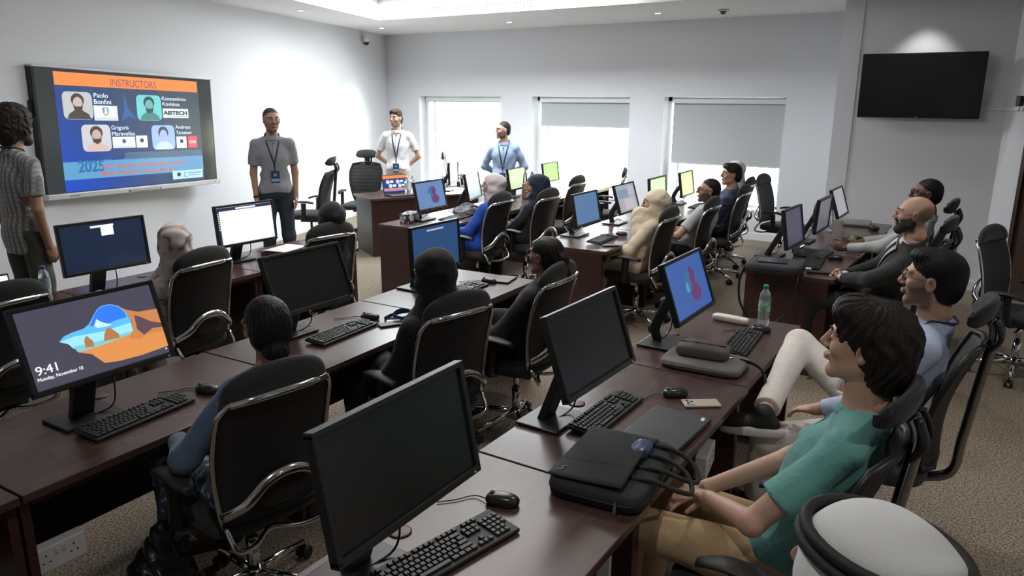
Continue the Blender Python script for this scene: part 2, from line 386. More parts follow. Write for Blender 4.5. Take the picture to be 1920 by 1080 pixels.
# television on the right-hand wall
t = thing('television', 'black switched-off television mounted on the right-hand white wall', 'television', (-.69, 9.145, 2.14), 0)
R = Rx(math.radians(4))
q = MB(); q.box((0, 0, 0), (1.155, .04, .665), R); q.build('casing', M_blk, t, .006)
q = MB(); q.box(R @ V3(0, -.0205, .004), (1.135, .004, .64), R); q.build('screen', mat('tv_glass', (.012, .012, .013), .18), t)
q = MB(); q.box((0, .055, 0), (.4, .085, .3)); q.build('wall_bracket', M_grayp, t)
q = MB(); q.sup(R @ V3(0, -.024, -.322), (.006, .002, .006)); q.build('emblem', M_white, t)

# ------------------------------------------------------------------ interactive display board
BY = math.radians(12.7); BR = math.radians(-1.8)
t = thing('interactive_whiteboard', 'large wall-mounted display showing the instructors slide', 'display board', (-7.485, 4.599, 1.635), BY)
t.rotation_euler = (BR, 0, BY)
# local: +X faces the room, +Y is the viewer's right
q = MB(); q.box((-.03, 0, .005), (.07, 2.25, 1.18)); q.build('casing', M_blk, t, .008)
mfr = mat('board_silver_frame', (.66, .67, .68), .35, .1)
q = MB(); q.box((-.01, 0, .592), (.075, 2.262, .022)); q.box((.0, 0, -.578), (.09, 2.262, .050)); q.build('frame', mfr, t, .006)
scr = (lambda q: q.box((.006, 0, .015), (.004, 2.20, 1.13)))(MB()).build('screen', mat('board_glass', (.012, .014, .015), .13, emit=((.028, .032, .032), 1.)), t)
q = MB(); q.box((.047, -.01, -.585), (.004, .43, .016)); q.build('pen_tray', mat('tray_dark', (.06, .06, .06), .4), t); q = MB(); q.box((.049, -.01, -.585), (.003, .39, .009)); q.build('pen', mfr, t)
q = MB(); [q.box((.046, -.90 + k * .028, -.58), (.004, .010, .010)) for k in range(4)]; q.build('buttons', M_blk, t)
q = MB(); q.box((.046, 1.04, -.575), (.004, .012, .012)); q.build('power_light', M_blk, t)
q = MB(); q.box((-.09, -.5, .0), (.10, .06, .7)); q.box((-.09, .5, 0), (.10, .06, .7)); q.box((-.04, -1.135, .22), (.03, .02, .14)); q.box((-.04, -1.135, -.30), (.03, .02, .14)); q.build('wall_bracket', M_blk, t)
LX = [.0085]
def flat(name, pts, m, par=scr, dx=None, t=.0006):
    LX[0] += .00025
    x = LX[0] if dx is None else dx
    q = MB(); q.prism([(x, p[0], p[1]) for p in pts], (t, 0, 0)); o = q.build(name, m, par); return o
def rct(name, u0, v0, u1, v1, m, r=0., **k):
    if r:
        P = []
        for cx, cy, a0 in ((u1 - r, v1 - r, 0), (u0 + r, v1 - r, 90), (u0 + r, v0 + r, 180), (u1 - r, v0 + r, 270)):
            for j in range(5): a = math.radians(a0 + j * 22.5); P.append((cx + r * math.cos(a), cy + r * math.sin(a)))
        return flat(name, P, m, **k)
    return flat(name, [(u0, v0), (u1, v0), (u1, v1), (u0, v1)], m, **k)
def blob(name, cx, cy, rx, ry, m, n=20, **k): return flat(name, [(cx + rx * math.cos(2 * PI * i / n), cy + ry * math.sin(2 * PI * i / n)) for i in range(n)], m, **k)
def stext(body, u, v, size, m, fitw=None, align='LEFT', par=scr, bold=0., name='lettering'):
    LX[0] += .0003
    return text(name, body, size, m, par, (LX[0] + .0008, u, v), (PI / 2, 0, PI / 2), align, fitw, bold)
e_navy = emat('slide_navy', (.012, .035, .12), 1.0)
def slidebg():
    m = mat('slide_background', (.01, .01, .012), .3, emit=((.01, .03, .12), 1.)); nt = m.node_tree; N = nt.nodes; L = nt.links
    tc = N.new('ShaderNodeTexCoord'); sp = N.new('ShaderNodeSeparateXYZ'); L.new(tc.outputs['Object'], sp.inputs[0])
    ad = N.new('ShaderNodeMath'); ad.operation = 'ADD'; L.new(sp.outputs['Y'], ad.inputs[0]); L.new(sp.outputs['Z'], ad.inputs[1])
    mr = N.new('ShaderNodeMapRange'); mr.inputs[1].default_value = -1.3; mr.inputs[2].default_value = .8; L.new(ad.outputs[0], mr.inputs[0])
    r = N.new('ShaderNodeValToRGB'); e = r.color_ramp.elements; e[0].position = 0; e[0].color = (.008, .06, .42, 1); e[1].position = 1; e[1].color = (.03, .05, .08, 1); x = e.new(.45); x.color = (.018, .045, .15, 1)
    L.new(mr.outputs[0], r.inputs[0]); L.new(r.outputs[0], N['Principled BSDF'].inputs['Emission Color']); return m
rct('slide', -.915, -.545, .905, .555, slidebg())
rct('slide_title_band', -.91, .435, .89, .553, emat('slide_orange', (.95, .24, .06), .95))
stext('INSTRUCTORS', 0, .452, .10, emat('slide_title_ink', (.25, .07, .12), .8), .58, 'CENTER')
e_lt = emat('slide_light_blue', (.12, .36, .62), .8)
rct('slide_light_band', -.915, -.435, .90, -.268, e_lt)
rct('slide_band_glow', -.2, -.268, .90, -.20, emat('slide_mid_blue', (.06, .13, .24), .8))
flat('slide_star', [(-.14, .40), (-.10, .24), (.0, .13), (-.10, .16), (-.20, .11), (-.155, .22)], emat('slide_star_blue', (.03, .12, .33), .9))
e_w = emat('slide_white', (.72, .86, .92), .95); e_wt = emat('slide_text_white', (.75, .85, .95), 1.); e_dk = emat('slide_dark_ink', (.05, .06, .08), .6)
def portrait(u0, v0, u1, v1, bg, skin, hair, cloth, beard=True):
    w = u1 - u0; h = v1 - v0; cx = (u0 + u1) / 2
    rct('slide_portrait', u0, v0, u1, v1, emat('pbg%g' % u0, bg), .05)
    flat('portrait_clothes', [(cx - w * .40, v0 + .004), (cx + w * .42, v0 + .004), (cx + w * .34, v0 + h * .2), (cx + w * .12, v0 + h * .34), (cx - w * .12, v0 + h * .34), (cx - w * .32, v0 + h * .2)], emat('pcl%g' % u0, cloth))
    blob('portrait_hair', cx, v0 + h * .70, w * .22, h * .25, emat('pha%g' % u0, hair))
    blob('portrait_face', cx, v0 + h * .57, w * .165, h * .25, emat('psk%g' % u0, skin))
    if beard: flat('portrait_beard', [(cx - w * .165, v0 + h * .56), (cx - w * .14, v0 + h * .36), (cx, v0 + h * .27), (cx + w * .14, v0 + h * .36), (cx + w * .165, v0 + h * .56), (cx + w * .09, v0 + h * .47), (cx - w * .09, v0 + h * .47)], emat('pha%g' % u0, hair))
portrait(-.848, .126, -.525, .380, (.45, .47, .47), (.50, .40, .35), (.06, .045, .04), (.07, .055, .045))
portrait(.008, .120, .340, .380, (.15, .55, .55), (.14, .38, .36), (.02, .07, .07), (.06, .20, .20))
portrait(-.682, -.178, -.350, .078, (.50, .52, .55), (.48, .36, .32), (.07, .04, .04), (.55, .42, .38))
portrait(.172, -.184, .495, .072, (.30, .45, .80), (.35, .42, .75), (.02, .04, .10), (.50, .62, .90), False)
stext('Paolo', -.51, .335, .062, e_wt, .165); stext('Bonfini', -.515, .275, .062, e_wt, .20)
stext('Konstantinos', .348, .335, .055, e_wt, .345); stext('Kovlakas', .35, .278, .055, e_wt, .245)
stext('Grigoris', -.34, .03, .058, e_wt, .21); stext('Maravelias', -.342, -.03, .058, e_wt, .285)
stext('Andreas', .508, .035, .055, e_wt, .225); stext('Tersenov', .512, -.025, .055, e_wt, .235)
rct('slide_logo_card', -.521, .118, -.245, .26, e_w); stext('UniversiData', -.51, .125, .035, emat('logo_grey', (.25, .33, .36), .9), .25)
blob('slide_logo_mark', -.385, .205, .035, .042, emat('logo_gold', (.55, .42, .08), .9)); blob('slide_logo_mark', -.385, .207, .022, .028, e_w); blob('slide_logo_mark', -.41, .215, .012, .03, emat('logo_purple', (.25, .2, .5), .9)); blob('slide_logo_mark', -.36, .215, .012, .03, emat('logo_teal', (.1, .45, .45), .9))
rct('slide_logo_card', .348, .15, .718, .248, e_w); stext('AISTECH', .36, .185, .055, e_dk, .345, bold=.003); rct('slide_logo_line', .36, .165, .705, .170, emat('logo_grey', (.3, .3, .3)))
rct('slide_logo_card', -.34, -.152, -.06, -.042, e_w); stext('Universitat Valencia', -.332, -.145, .028, emat('logo_grey', (.3, .3, .3)), .25); blob('slide_logo_mark', -.20, -.085, .025, .022, emat('logo_navy', (.05, .08, .3)))
rct('slide_logo_card', -.047, -.155, .10, -.033, e_w); blob('slide_logo_mark', .027, -.082, .026, .022, e_dk)
rct('slide_logo_card', .506, -.176, .657, -.05, e_w); blob('slide_logo_mark', .582, -.10, .026, .022, e_dk)
rct('slide_logo_card', .676, -.175, .817, -.045, emat('logo_red', (.75, .05, .09), 1.)); stext('CNRS', .695, -.125, .045, e_wt, .10)
stext('2025', -.772, -.365, .15, emat('slide_year', (.03, .16, .36), .9), .30, bold=.004)
stext('Winter School for', -.47, -.29, .052, emat('slide_cyan_ink', (.08, .35, .60), .9), .55)
e_or = emat('slide_orange_ink', (.62, .13, .08), .9)
stext('Bonfini / Margala / Kovlakas Maravelias / Tersenov', -.50, -.345, .05, e_or, 1.10, bold=.001)
stext('Manya Alkhatib / Ioannis Mertis', -.52, -.412, .05, e_or, .97, bold=.001)
rct('slide_logo_card', .408, -.513, .868, -.42, emat('slide_pale_cyan', (.45, .75, .85), .9)); blob('slide_logo_mark', .50, -.462, .03, .022, e_dk); stext('C', .57, -.495, .075, emat('logo_navy', (.05, .08, .3))); rct('slide_logo_line', .64, -.455, .84, -.447, emat('logo_navy', (.05, .08, .3))); rct('slide_logo_line', .64, -.48, .82, -.474, emat('logo_navy', (.05, .08, .3)))
# ------------------------------------------------------------------ desks (origin: near corner on the seat side; +Y along the row, -X away from the sitter)
def desk(x, y, L_, D_, rz, label, group, sockets=()):
    t = thing('office_desk', label, 'desk', (x, y, 0), rz, group)
    q = MB(); q.box((-D_ / 2, L_ / 2, .735), (D_, L_ - .003, .03)); q.build('tabletop', M_desk, t, .003)
    for yy in (.018, L_ - .018):
        q = MB(); q.box((-D_ / 2 - .01, yy, .36), (D_ - .05, .03, .72)); q.build('side_panel', M_desk2, t, .002)
    q = MB(); q.box((-D_ + .09, L_ / 2, .46), (.018, L_ - .07, .50)); q.build('modesty_panel', M_desk2, t)
    q = MB(); q.box((-.03, L_ / 2, .708), (.02, L_ - .07, .024)); q.build('front_rail', M_desk2, t)
    q = MB(); q.lathe([(.034, .7502), (.036, .753), (.03, .7545), (.001, .7548)], (-D_ + .10, L_ * .5, 0), 20); q.build('grommet', mat('brown_grommet', (.10, .045, .04), .4), t)
    return t
a1 = math.radians(-.4)
for k, (y, L_) in enumerate([(.93, 1.10), (2.035, 1.165), (3.205, 1.10)]):
    desk(-.765 + .0 * k, y, L_, .66, a1, ['dark wood desk nearest the camera, under the closest monitor and keyboard', 'dark wood desk holding the closed laptop and open black bag', 'dark wood desk with the grey sleeve and green-capped bottle'][k], 'front row desks')
a2 = math.radians(1.6)
for k, (y, L_) in enumerate([(-.10, 1.08), (.985, 1.22), (2.21, 1.15), (3.365, 1.06)]):
    desk(-2.475 - (y - .9) * .028, y, L_, .69, a2, ['dark wood desk at the lower left edge of the middle row', 'dark wood desk under the beach wallpaper monitor', 'dark wood desk with the switched-off monitor beside the girl in denim blue', 'dark wood desk before the woman with black ponytail, at the row end'][k], 'middle row desks')
for k, (y, L_) in enumerate([(.28, 1.08), (1.365, 1.08), (2.45, 1.08), (3.535, 1.06)]):
    desk(-4.40 - (y - 3.4) * .03, y, L_, .70, math.radians(1.5), ['dark wood desk at the far left edge below the curly-haired man', 'dark wood desk with the blue-capped bottle near the left edge', 'dark wood desk before the woman in patterned headscarf', 'dark wood desk with white papers in front of the seated woman in black'][k], 'rear left row desks')
for k in range(3):
    desk(-.795 + k * .025, 5.575 + (0, 1.055, 2.03)[k], (1.05, .97, .90)[k], .64, math.radians(-1.4), ['dark wood desk carrying the black bag and laptop, before the bald man', 'dark wood desk with the keyboard and water bottle beyond the bald man', 'dark wood desk furthest along by the television wall'][k], 'right row desks')
for k in range(4):
    desk(-2.59 - k * .03, 5.60 + k * 1.10, 1.09, .68, math.radians(1.4), ['dark wood desk in front of the woman in cream headscarf', 'dark wood desk before the man in grey t-shirt', 'dark wood desk before the man in navy plaid', 'dark wood desk nearest the right window'][k], 'centre row desks')
for k in range(4):
    desk(-4.46 - k * .03, 5.63 + k * 1.10, 1.09, .68, math.radians(1.4), ['dark wood desk with the patterned box, before the woman in blue cardigan', 'dark wood desk before the woman in navy headscarf', 'dark wood desk with the brown handbag', 'dark wood desk nearest the middle window'][k], 'far centre row desks')
# the speaker's desk
TA = math.atan2(.875, .485)
t = thing('speaker_desk', "dark wood speaker's desk with a laptop and water bottles on top", 'desk', (-6.50, 7.00, 0), TA)   # +X runs along the front
q = MB(); q.box((.76, .34, .735), (1.56, .70, .03)); q.build('tabletop', M_desk, t, .003)
q = MB(); q.box((.76, .02, .36), (1.50, .02, .72)); q.build('front_panel', M_desk2, t)
for x in (.02, 1.50): q = MB(); q.box((x, .35, .36), (.03, .64, .72)); q.build('side_panel', mat('desk_side_grey', (.045, .04, .045), .4), t)
TR_ = Rz(TA)
def tdesk(x, y, z=.75): p = TR_ @ V3(x, y, z) + V3(-6.50, 7.00, 0); return tuple(p)

# ------------------------------------------------------------------ monitors  (local +X faces the viewer, +Y viewer's right)
def P_(par, x0=.004):
    """a little drawing kit on a screen part, in metres from its centre"""
    st = [x0]
    def put(name, pts, m):
        st[0] += .0003; q = MB(); q.prism([(st[0], a, b) for a, b in pts], (.0003, 0, 0)); return q.build(name, m, par)
    def rc(name, u0, v0, u1, v1, m): return put(name, [(u0, v0), (u1, v0), (u1, v1), (u0, v1)], m)
    def bl(name, cx, cy, rx, ry, m, n=18): return put(name, [(cx + rx * math.cos(2 * PI * i / n), cy + ry * math.sin(2 * PI * i / n)) for i in range(n)], m)
    def tx(body, u, v, s, m, fitw=None, align='LEFT'):
        st[0] += .0003; return text('lettering', body, s, m, par, (st[0] + .0006, u, v), (PI / 2, 0, PI / 2), align, fitw)
    return put, rc, bl, tx
M_bez = mat('monitor_bezel', (.020, .020, .021), .36)
def monitor(x, y, zc, yaw, tilt, w, h, scr_m, draw=None, label='', group='desk monitors', style=0, cable=True):
    t = thing('computer_monitor', label, 'monitor', (x, y, .752), math.radians(yaw), group); z = zc - .752; ti = -math.radians(tilt)
    q = MB(); b = .017
    q.box((-.002, 0, h / 2 - b / 2), (.03, w, b)); q.box((-.002, 0, -h / 2 + b * .6), (.03, w, b * 1.2))
    q.box((-.002, -w / 2 + b / 2, 0), (.03, b, h - .01)); q.box((-.002, w / 2 - b / 2, 0), (.03, b, h - .01)); q.box((-.012, 0, 0), (.018, w - .01, h - .01))
    o = q.build('bezel', M_bez, t, .003); o.location = (0, 0, z); o.rotation_euler = (0, ti, 0)
    q = MB(); q.box((0, 0, .003), (.006, w - 2 * b, h - 2.2 * b)); s = q.build('screen', scr_m, t); s.location = (0, 0, z); s.rotation_euler = (0, ti, 0)
    if draw: draw(s, w - 2 * b, h - 2.2 * b)
    q = MB(); q.sup((-.035, 0, .02), (.028, w * .33, h * .30), .5, .5); o = q.build('rear_housing', M_bez, t); o.location = (0, 0, z); o.rotation_euler = (0, ti, 0)
    q = MB(); q.box((.0135, w / 2 - .03, -h / 2 + .008), (.001, .008, .004)); o = q.build('power_light', M_white, t); o.location = (0, 0, z); o.rotation_euler = (0, ti, 0)
    bx = (-.17 if style == 0 else -.12) + math.sin(ti) * z * .1
    q = MB(); q.box((bx + .01, 0, .006), (.19, .235 if style == 0 else .25, .012)); q.build('stand_base', M_bez, t, .004)
    if style == 0: q = MB(); q.prism([(bx - .03, -.045, .01), (bx + .005, -.045, .01), (-.035, -.045, z + .02), (-.07, -.045, z + .02)], (0, .09, 0))
    else: q = MB(); q.tube(arc([(bx - .02, 0, .01), (bx - .03, 0, .10), (-.05, 0, z)], 6), .028, 10, flat=.6)
    q.build('stand_neck', M_bez, t, .004)
    q = MB(); q.tube(arc([(-.05, .03, z - .04), (-.10, .09, z - .14), (-.12, .10, .05), (-.14, .03, .012), (-.17, -.05, .008)], 7), .0035, 6)
    if cable: q.build('cable', M_blk, t)
    return t
def lockscreen(s, w, h):
    put, rc, bl, tx = P_(s)
    X = lambda u: (u - .5) * w
    Y = lambda v: (.5 - v) * h
    # cave mouth: sky, sea, sand, stacks
    up = [(.234, .461), (.275, .408), (.335, .384), (.422, .372), (.47, .33), (.524, .223), (.56, .165), (.599, .135), (.659, .139), (.718, .186), (.757, .283), (.776, .427), (.765, .558)]
    def poly(name, pts, m): put(name, [(X(a), Y(b)) for a, b in pts], m)
    poly('wallpaper_sky', up + [(.755, .60), (.55, .62), (.32, .60), (.299, .526)], emat('wp_sky', (.10, .42, .95), 1.))
    poly('wallpaper_sky_deep', [(.47, .36), (.524, .235), (.565, .17), (.60, .145), (.655, .148), (.71, .19), (.745, .28), (.755, .36), (.66, .37), (.56, .40)], emat('wp_sky2', (.03, .17, .80), 1.))
    poly('wallpaper_cloud', [(.50, .37), (.53, .29), (.55, .33), (.58, .37), (.63, .41), (.58, .42), (.52, .41)], emat('wp_cloud', (.50, .72, 1.), 1.))
    poly('wallpaper_horizon', [(.24, .462), (.34, .44), (.55, .47), (.77, .45), (.765, .58), (.55, .585), (.31, .585), (.29, .52)], emat('wp_haze', (.28, .66, .92), 1.))
    poly('wallpaper_sea', [(.312, .565), (.5, .58), (.757, .565), (.76, .62), (.53, .655), (.39, .66), (.335, .65)], emat('wp_sea', (.20, .48, .52), 1.))
    poly('wallpaper_sand', [(.335, .652), (.39, .652), (.532, .642), (.738, .60), (1., .66), (1., .90), (.77, .92), (.60, .91), (.491, .88), (.421, .72)], emat('wp_sand', (.62, .24, .07), 1.))
    poly('wallpaper_cliff', [(.69, .165), (.769, .27), (.85, .33), (1., .35), (1., .68), (.86, .66), (.80, .70), (.74, .665), (.72, .64), (.765, .56), (.778, .43), (.755, .28)], emat('wp_cliff', (.50, .19, .07), 1.))
    poly('wallpaper_cliff_shade', [(.81, .36), (.85, .40), (.92, .50), (1., .56), (1., .62), (.92, .60), (.84, .66), (.80, .56)], emat('wp_cliff2', (.10, .06, .07), 1.))
    poly('wallpaper_rock', [(.532, .60), (.545, .53), (.565, .47), (.58, .44), (.60, .44), (.63, .50), (.655, .56), (.65, .61)], emat('wp_rock', (.36, .17, .06), 1.))
    poly('wallpaper_rock', [(.393, .62), (.395, .54), (.41, .485), (.427, .475), (.44, .52), (.458, .56), (.452, .63)], emat('wp_rock', (.36, .17, .06), 1.))
    e = emat('lock_text', (.9, .9, .95), 1.)
    tx('9:41', X(.025), Y(.80), .045, e, .072); tx('Monday, November 10', X(.02), Y(.875), .018, e, .158); bl('status_icon', X(.975), Y(.93), .003, .003, e)
def swirl(s, w, h):
    put, rc, bl, tx = P_(s)
    r_ = emat('wp_red', (.11, .035, .13), .9); g_ = emat('wp_teal', (.03, .13, .28), .9)
    bl('wallpaper_blob', w * .10, h * .16, .05, .045, r_); bl('wallpaper_blob', w * .14, -h * .17, .065, .045, r_); bl('wallpaper_blob', w * .14, h * .0, .02, .04, r_)
    bl('wallpaper_blob', -w * .02, h * .08, .035, .05, g_); bl('wallpaper_blob', -w * .06, -h * .02, .02, .028, emat('wp_cyan', (.08, .26, .34), .9)); bl('wallpaper_blob', w * .02, h * .22, .02, .03, g_)
def popup(s, w, h):
    put, rc, bl, tx = P_(s); e = emat('popup_white', (.85, .88, .95), 1.)
    rc('search_bar', -w * .14, h * .41, w * .14, h * .455, e); rc('popup_card', -w * .02, h * .22, w * .13, h * .42, e)
def docwin(s, w, h):
    put, rc, bl, tx = P_(s)
    rc('title_bar', -w / 2, h * .41, w / 2, h / 2, emat('title_navy', (.03, .03, .07), .8)); rc('side_bar', -w / 2, -h / 2, -w * .455, h * .41, emat('title_navy2', (.03, .03, .07), .8))
    rc('search_bar', -w * .16, h * .43, w * .20, h * .47, emat('popup_white', (.85, .88, .95), 1.))
    for k in range(8): rc('app_icon', -w * .485, h * (.33 - k * .06), -w * .468, h * (.36 - k * .06), emat('popup_white', (.85, .88, .95), 1.))
    rc('page', -w * .2, -h * .35, w * .25, h * .33, emat('page_tint', (.78, .78, .88), 1.))
def greywin(s, w, h):
    put, rc, bl, tx = P_(s); rc('window_panel', -w * .42, h * .02, w * .12, h * .34, emat('win_blue', (.16, .24, .33), .9)); rc('window_panel', -w * .18, -h * .42, w * .40, -h * .02, emat('win_rose', (.42, .38, .42), .9)); rc('window_panel', w * .12, h * .1, w * .42, h * .42, emat('win_grey', (.36, .38, .45), .9))
def bar(s, w, h):
    put, rc, bl, tx = P_(s); rc('search_bar', -w * .18, h * .40, w * .18, h * .44, emat('bar_grey', (.35, .42, .5), .9))
s_lock = emat('lock_wallpaper_dark', (.055, .052, .075), 1.); s_blue = emat('wp_blue', (.035, .085, .27), 1.); s_blue2 = emat('wp_blue_washed', (.10, .18, .36), 1.)
s_navy = emat('desktop_navy', (.008, .016, .038), 1.); s_white = emat('document_white', (.82, .83, .95), 1.); s_steel = emat('desktop_steel', (.07, .14, .27), 1.)
s_dblue = emat('desktop_dark_blue', (.02, .055, .14), 1.); s_lg = emat('washed_green', (.55, .72, .42), 1.); s_lg2 = emat('washed_lime', (.36, .62, .15), 1.); s_teal = emat('washed_teal', (.30, .46, .46), 1.)  # greens carry overexposure and a green reflection in the glow colour
s_grey = emat('grey_windows', (.30, .32, .34), .9); s_viol = emat('dim_violet', (.045, .04, .07), 1.); s_pgrey = emat('pale_grey_screen', (.28, .27, .30), .9); s_ygr = emat('yellow_green_screen', (.50, .58, .25), .9)
monitor(-1.122, 1.287, 1.142, 0, 10.8, .552, .321, M_off, None, 'black switched-off monitor closest to the camera at the bottom of the picture')
monitor(-1.161, 2.414, 1.114, -2, 18.9, .544, .318, M_off, None, 'switched-off black monitor behind the keyboard beside the closed laptop')
monitor(-1.189, 3.579, 1.079, -1, 19.6, .528, .315, s_blue, swirl, 'monitor with blue and red wallpaper above the grey laptop sleeve', style=1)
monitor(-2.743, 1.428, 1.126, .5, 19.0, .545, .322, s_lock, lockscreen, 'monitor showing the 9:41 lock screen with a beach cave')
monitor(-2.90, 2.629, 1.082, -.5, 21.6, .526, .318, M_off, None, "switched-off monitor right of the denim-clad girl's head")
monitor(-2.975, 3.795, 1.049, -1, 3, .505, .319, s_dblue, bar, 'dark blue monitor behind the head of the woman in black hood')
monitor(-4.561, 2.501, 1.10, -3, 5.2, .537, .318, s_navy, popup, 'dark monitor with a small white pop-up left of the patterned headscarf')
monitor(-4.709, 3.679, 1.062, -2.6, 5.1, .521, .313, s_white, docwin, 'monitor showing a bright white document beside the standing man in grey')
monitor(-4.82, 6.08, 1.019, 2, 12.4, .506, .303, s_blue2, swirl, 'monitor with pale blue and red wallpaper by the patterned box', style=1)
monitor(-4.90, 6.963, 1.027, 18, 10, .508, .303, s_teal, None, 'pale teal monitor left of the white headscarf', style=1)
monitor(-5.03, 8.13, 1.0, 6, 10, .52, .28, s_lg, None, 'pale green monitor between the white and navy headscarves', style=1)
monitor(-5.20, 9.30, .98, 4, 7.3, .51, .28, s_lg2, None, 'lime green monitor in front of the middle window', style=1)
monitor(-3.057, 6.154, 1.013, 0, 10.6, .501, .303, s_steel, None, 'steel blue monitor at the near end of the centre row', style=1)
monitor(-3.028, 6.998, 1.02, 1, 17.5, .506, .304, s_grey, greywin, 'monitor showing grey open windows left of the cream headscarf', style=1)
monitor(-2.99, 7.752, 1.019, 1, 4.6, .506, .305, s_lg, None, 'greenish monitor half hidden behind the cream headscarf', style=1)
monitor(-3.03, 8.808, 1.0, 2, 8.7, .497, .299, s_ygr, None, 'yellow-green monitor left of the man in grey t-shirt', style=1)
monitor(-1.228, 6.197, 1.009, -3.6, 9.7, .481, .315, s_viol, None, 'dim monitor behind the open laptop on the right-hand row')
monitor(-1.152, 7.02, 1.011, -2.3, -2.7, .504, .301, emat('dim_grey_screen', (.10, .10, .115), .9), None, 'grey monitor at the middle of the right-hand row')
monitor(-1.171, 7.989, 1.008, -1.5, 18.4, .511, .293, s_pgrey, None, 'pale grey monitor furthest along the right-hand row')
q_ = tdesk(1.30, .35); monitor(q_[0], q_[1], 1.0, 19, 1, .40, .29, emat('washed_screen', (.34, .42, .33), .9), None, "small washed-out monitor on the far end of the speaker's desk", style=1)

# ------------------------------------------------------------------ keyboards, mice
M_key = mat('key_caps', (.025, .025, .026), .45)
def make_keyboard():
    t = thing('keyboard', 'x', 'keyboard')
    Rk = Ry(math.radians(-4)).T
    q = MB(); q.box((0, 0, .012), (.135, .445, .014), Rk); q.build('base', M_blk2, t, .005, 3)
    q = MB(); kx = .0185
    rows = [(-.052, [(-.205, .016)] + [(-.165 + i * .0195, .015) for i in range(4)] + [(-.080 + i * .0195, .015) for i in range(4)] + [(.006 + i * .0195, .015) for i in range(4)] + [(.102 + i * .019, .015) for i in range(3)])]
    for r in range(5):
        x = -.030 + r * .0187; L_ = []
        if r == 0: L_ = [(-.206 + i * .0187, .0155) for i in range(13)] + [(.045, .033)]
        if r == 1: L_ = [(-.202, .024)] + [(-.178 + i * .0187, .0155) for i in range(12)] + [(.0515, .022)]
        if r == 2: L_ = [(-.200, .028)] + [(-.174 + i * .0187, .0155) for i in range(11)] + [(.046, .034)]
        if r == 3: L_ = [(-.196, .036)] + [(-.165 + i * .0187, .0155) for i in range(10)] + [(.040, .044)]
        if r == 4: L_ = [(-.203, .022), (-.178, .02), (-.154, .022), (-.085, .105), (-.014, .022), (.010, .02), (.033, .02), (.055, .02)]
        if r in (0, 1): L_ += [(.083 + i * .0187, .0155) for i in range(3)]
        if r == 3: L_ += [(.083 + .0187, .0155)]
        if r == 4: L_ += [(.083 + i * .0187, .0155) for i in range(3)]
        L_ += [(.150 + i * .0187, .0155) for i in range(4 if r < 3 else 3)]
        rows.append((x, L_))
    for x, L_ in rows:
        for yc, w in L_: q.box(Rk @ V3(x, yc, .0105) + V3(0, 0, .012), (.0148, w, .007), Rk)
    q.build('keys', M_key, t, .0015, 1)
    return t
kb0 = make_keyboard(); kused = [False]
def keyboard(x, y, rz, label, z=.7515):
    if not kused[0]: kused[0] = True; kb0.location = (x, y, z); kb0.rotation_euler = (0, 0, math.radians(rz)); kb0['label'] = label; kb0['group'] = 'desk keyboards'; return kb0
    return dup(kb0, None, (x, y, z), math.radians(rz), label, 'desk keyboards')
def make_mouse():
    t = thing('computer_mouse', 'x', 'mouse')
    q = MB(); q.sup((0, 0, .012), (.056, .031, .024), .85, .8); 
    q.v = [(a, b, max(c, 0.001)) for a, b, c in q.v]; q.build('shell', mat('mouse_black', (.02, .02, .021), .25), t)
    q = MB(); q.tube([(-.034, -.005, .0315), (-.034, .005, .0315)], .008, 12); q.build('scroll_wheel', M_grayp, t)
    q = MB(); q.tube(arc([(-.055, 0, .008), (-.10, .012, .004), (-.15, -.03, .003), (-.20, -.06, .003)], 6), .0022, 6); q.build('cable', M_blk, t)
    return t
ms0 = make_mouse(); mused = [False]
def mouse(x, y, rz, label, z=.752):
    if not mused[0]: mused[0] = True; ms0.location = (x, y, z); ms0.rotation_euler = (0, 0, math.radians(rz)); ms0['label'] = label; ms0['group'] = 'desk mice'; return ms0
    return dup(ms0, None, (x, y, z), math.radians(rz), label, 'desk mice')
keyboard(-1.13, 1.47, -12, 'black keyboard lying in front of the closest monitor at the bottom')
keyboard(-1.165, 2.58, -1, 'black keyboard between the black bag and the switched-off monitor')
keyboard(-.955, 3.80, 3, 'black keyboard beside the grey sleeve and green-capped bottle')
keyboard(-2.73, 1.54, 5, 'black keyboard in front of the 9:41 lock screen monitor')
keyboard(-2.83, 2.78, 4, 'black keyboard beside the blue lanyard on the middle row')
keyboard(-2.82, 3.88, 3, 'black keyboard just right of the black-hooded head')
keyboard(-2.84, 6.06, 4, 'black keyboard in front of the steel blue monitor')
keyboard(-2.80, 7.10, 4, 'black keyboard before the grey windows monitor')
keyboard(-1.03, 6.07, 4, 'black keyboard in front of the open laptop')
keyboard(-.94, 7.10, 2, 'black keyboard by the cup on the right-hand row')
keyboard(-2.80, 8.6, 2, 'black keyboard before the man in grey t-shirt')
keyboard(-4.68, 6.30, 5, 'black keyboard in front of the woman in blue cardigan')
mouse(-1.15, 1.78, 15, 'black mouse at the end of the nearest keyboard')
mouse(-1.0, 2.925, 40, 'shiny black mouse beside the pale phone')
mouse(-.925, 4.06, 15, 'black mouse at the foot of the green-capped bottle')
mouse(-2.73, 1.86, 20, 'black mouse left of the girl in denim blue')
mouse(-2.90, 3.07, 20, 'grey-black mouse left of the blue lanyard')
mouse(-2.81, 4.17, 10, 'black mouse beside the brown notebook on the row end')
mouse(-2.80, 6.39, 10, 'black mouse near the keyboard on the centre row')
mouse(-.91, 6.33, 10, 'black mouse beside the open laptop')
mouse(-4.62, 6.62, 10, 'black mouse near the blue cardigan sleeve')
mouse(-.90, 7.36, 10, 'black mouse by the cup on the right row')
